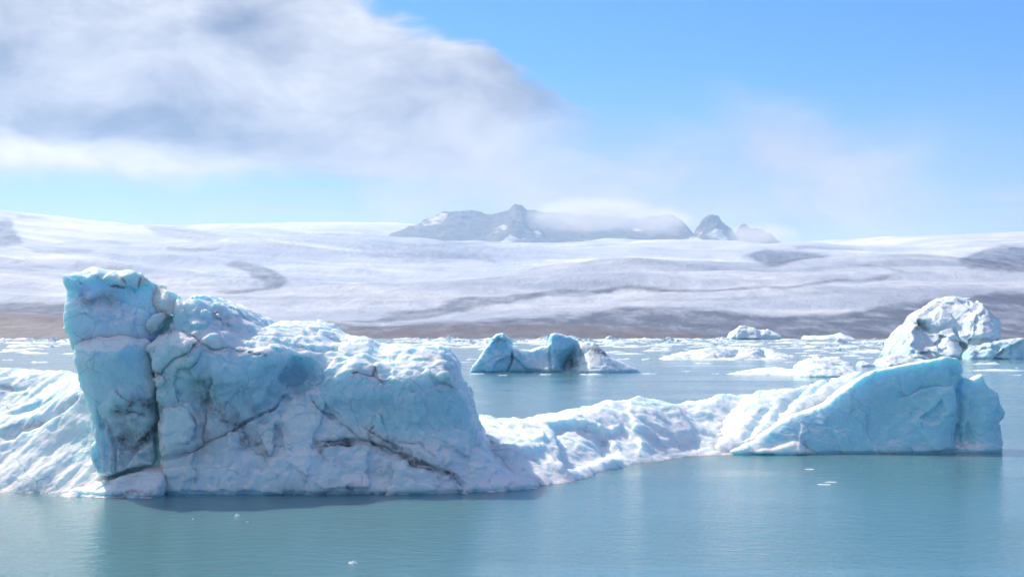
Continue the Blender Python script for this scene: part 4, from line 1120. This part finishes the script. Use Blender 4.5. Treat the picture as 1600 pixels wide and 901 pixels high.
# single pieces that stand out
for kind, px, py, wpx, asp, lab in (
        (1, 895, 531, 34, 0.9, 'broad white ice chunk showing just behind the twin peaked iceberg'),
        (1, 955, 533, 40, 0.8, 'pointed white ice chunk near the shore, right of the twin peaked iceberg'),
        (1, 1045, 532, 26, 0.9, 'bluish ice lump between twin peaked and whaleback icebergs'),
        (1, 850, 530, 30, 0.8, 'grey white ice lump peeking through the saddle of the twin peaked iceberg'),
        (1, 1128, 530, 26, 0.7, 'small snowy hump touching the whaleback iceberg'),
        (0, 975, 562, 26, 1.2, 'small flat floe close behind right slope of the twin peaked iceberg'),
        (0, 1012, 562, 20, 1.6, 'short white floe in open water before the humped iceberg'),
        (1, 1066, 579, 8, 1.4, 'tiny upright ice bit in open water before the humped iceberg'),
        (0, 1072, 580, 14, 0.8, 'tiny flat ice bit beside the upright one in open water'),
        (0, 1014, 584, 22, 0.6, 'thin white sliver floating off right tip of the twin peaked iceberg'),
        (0, 1118, 584, 12, 1.0, 'tiny white floe off left end of the flat floe'),
        (0, 1236, 566, 26, 0.5, 'thin white streak of ice above the flat floe'),
        (0, 1290, 537, 60, 0.6, 'long thin ice streak before the flat jagged iceberg'),
        (0, 1545, 569, 40, 0.9, 'white floe on open water before the long teal iceberg'),
        (0, 1568, 579, 72, 0.35, 'long thin white ice sheet behind right end of blue fin'),
        (0, 1590, 586, 14, 0.7, 'tiny white ice flake behind right end of blue fin'),
        (1, 1590, 575, 7, 0.8, 'tiny white ice nub floating beside the long thin sheet'),
        (0, 745, 584, 22, 0.6, 'white ice bit at left foot of the twin peaked iceberg'),
        (0, 785, 586, 16, 0.5, 'small ice bit before left peak of the twin peaked iceberg'),
        (0, 852, 585, 20, 0.6, 'white ice bit before the saddle of the twin peaked iceberg'),
        (0, 925, 585, 34, 0.6, 'wide ice bit before the dirty cone of the twin peaked iceberg'),
        (0, 738, 562, 20, 1.3, 'small pale floe left of the twin peaked iceberg'),
        (0, 60, 566, 26, 0.8, 'lone curved white floe on open water left of the tower'),
        (0, 12, 562, 20, 0.5, 'faint white floe streak on open water left of the tower'),
        (0, 20, 549, 40, 0.7, 'ragged white floe patch off the brown moraine shore')):
    o = float_ice(kind, px, py, wpx, asp, lab, 'x', 'ice_floe')
    del o['group']
for px, py, wpx, asp, lab in ((370, 805.5, 8, 1.6, 'tiny bright ice fragment floating just before the huge iceberg'),
                              (301, 810.5, 3, 1.5, 'minute ice crumb floating just before the huge iceberg'),
                              (386, 815, 4, 1.2, 'minute ice crumb drifting past the tiny bright ice fragment'),
                              (551, 879.5, 13, 1.4, 'small lone ice fragment on the teal water far from the huge iceberg'),
                              (1299, 753, 18, 0.35, 'thin half sunken ice flake off foot of blue fin'),
                              (1288, 757, 22, 0.3, 'thin wider half sunken ice flake off foot of blue fin'),
                              (1266, 733, 18, 0.3, 'thin ice flake nearest the foot of blue fin')):
    o = float_ice(1 if asp > 1 else 0, px, py, wpx, asp, lab, 'x', 'ice_fragment')
    del o['group']

# ------------------------------------------------------------------ air
def box_mesh(name, x0, x1, y0, y1, z0, z1):
    v = np.array([[x, y, z] for x in (x0, x1) for y in (y0, y1) for z in (z0, z1)], float)
    f = np.array([[0, 1, 3, 2], [4, 6, 7, 5], [0, 4, 5, 1], [2, 3, 7, 6], [0, 2, 6, 4], [1, 5, 7, 3]])
    return mesh_np(name, v, f, smooth=False)


hm, t = new_mat('pale_haze')
pv_ = t.n('ShaderNodeVolumePrincipled', {'Color': (0.42, 0.66, 1.0, 1.0), 'Absorption Color': (1.0, 1.0, 1.0, 1.0), 'Density': 6.2e-5, 'Anisotropy': 0.3})
o_ = t.n('ShaderNodeOutputMaterial')
t.link(pv_.outputs[0], o_.inputs[1])
hb = box_mesh('haze', -34000, 34000, -500, 27000, -60, 1480)
hb.materials.append(hm)
link('haze', hb, kind='stuff')


def mist(px, py, Y, rx, rz, ry, dens, seed):
    """cloud resting on the mountains"""
    m, t = new_mat('mountain_mist')
    tc_ = t.n('ShaderNodeTexCoord').outputs['Object']
    r = t.n('ShaderNodeVectorMath', {0: tc_}, operation='LENGTH').outputs['Value']
    nn = t.noise(t.mapping(tc_, (2.2, 1.5, 1.4)), 1.0, 4, 0.6)
    nn = t.n('ShaderNodeTexNoise', {'Vector': t.mapping(tc_, (2.2, 1.5, 1.4)), 'Scale': 1.0, 'Detail': 4.0, 'Roughness': 0.6, 'W': float(seed)}, noise_dimensions='4D').outputs[0]
    fall = t.m('SUBTRACT', 1.0, t.ss(t.m('ADD', r, t.m('MULTIPLY', t.m('SUBTRACT', nn, 0.5), 1.2)), 0.25, 0.95))
    pvv = t.n('ShaderNodeVolumePrincipled', {'Color': (0.96, 0.98, 1.0, 1.0), 'Density': t.m('MULTIPLY', fall, dens), 'Anisotropy': 0.2})
    oo = t.n('ShaderNodeOutputMaterial')
    t.link(pvv.outputs[0], oo.inputs[1])
    import bmesh
    bm = bmesh.new()
    bmesh.ops.create_icosphere(bm, subdivisions=3, radius=1.0)
    me = bpy.data.meshes.new('mountain_mist')
    bm.to_mesh(me)
    bm.free()
    me.materials.append(m)
    o = link('mountain_mist', me, kind='stuff')
    o.location = at(px, py, Y)
    o.scale = (rx / F * Y, ry, rz / F * Y)


mist(930, 336, 12000, 130, 36, 400, 0.0042, 1)
mist(1030, 346, 12100, 70, 26, 300, 0.0036, 9)
mist(1190, 368, 12000, 80, 24, 300, 0.0030, 5)
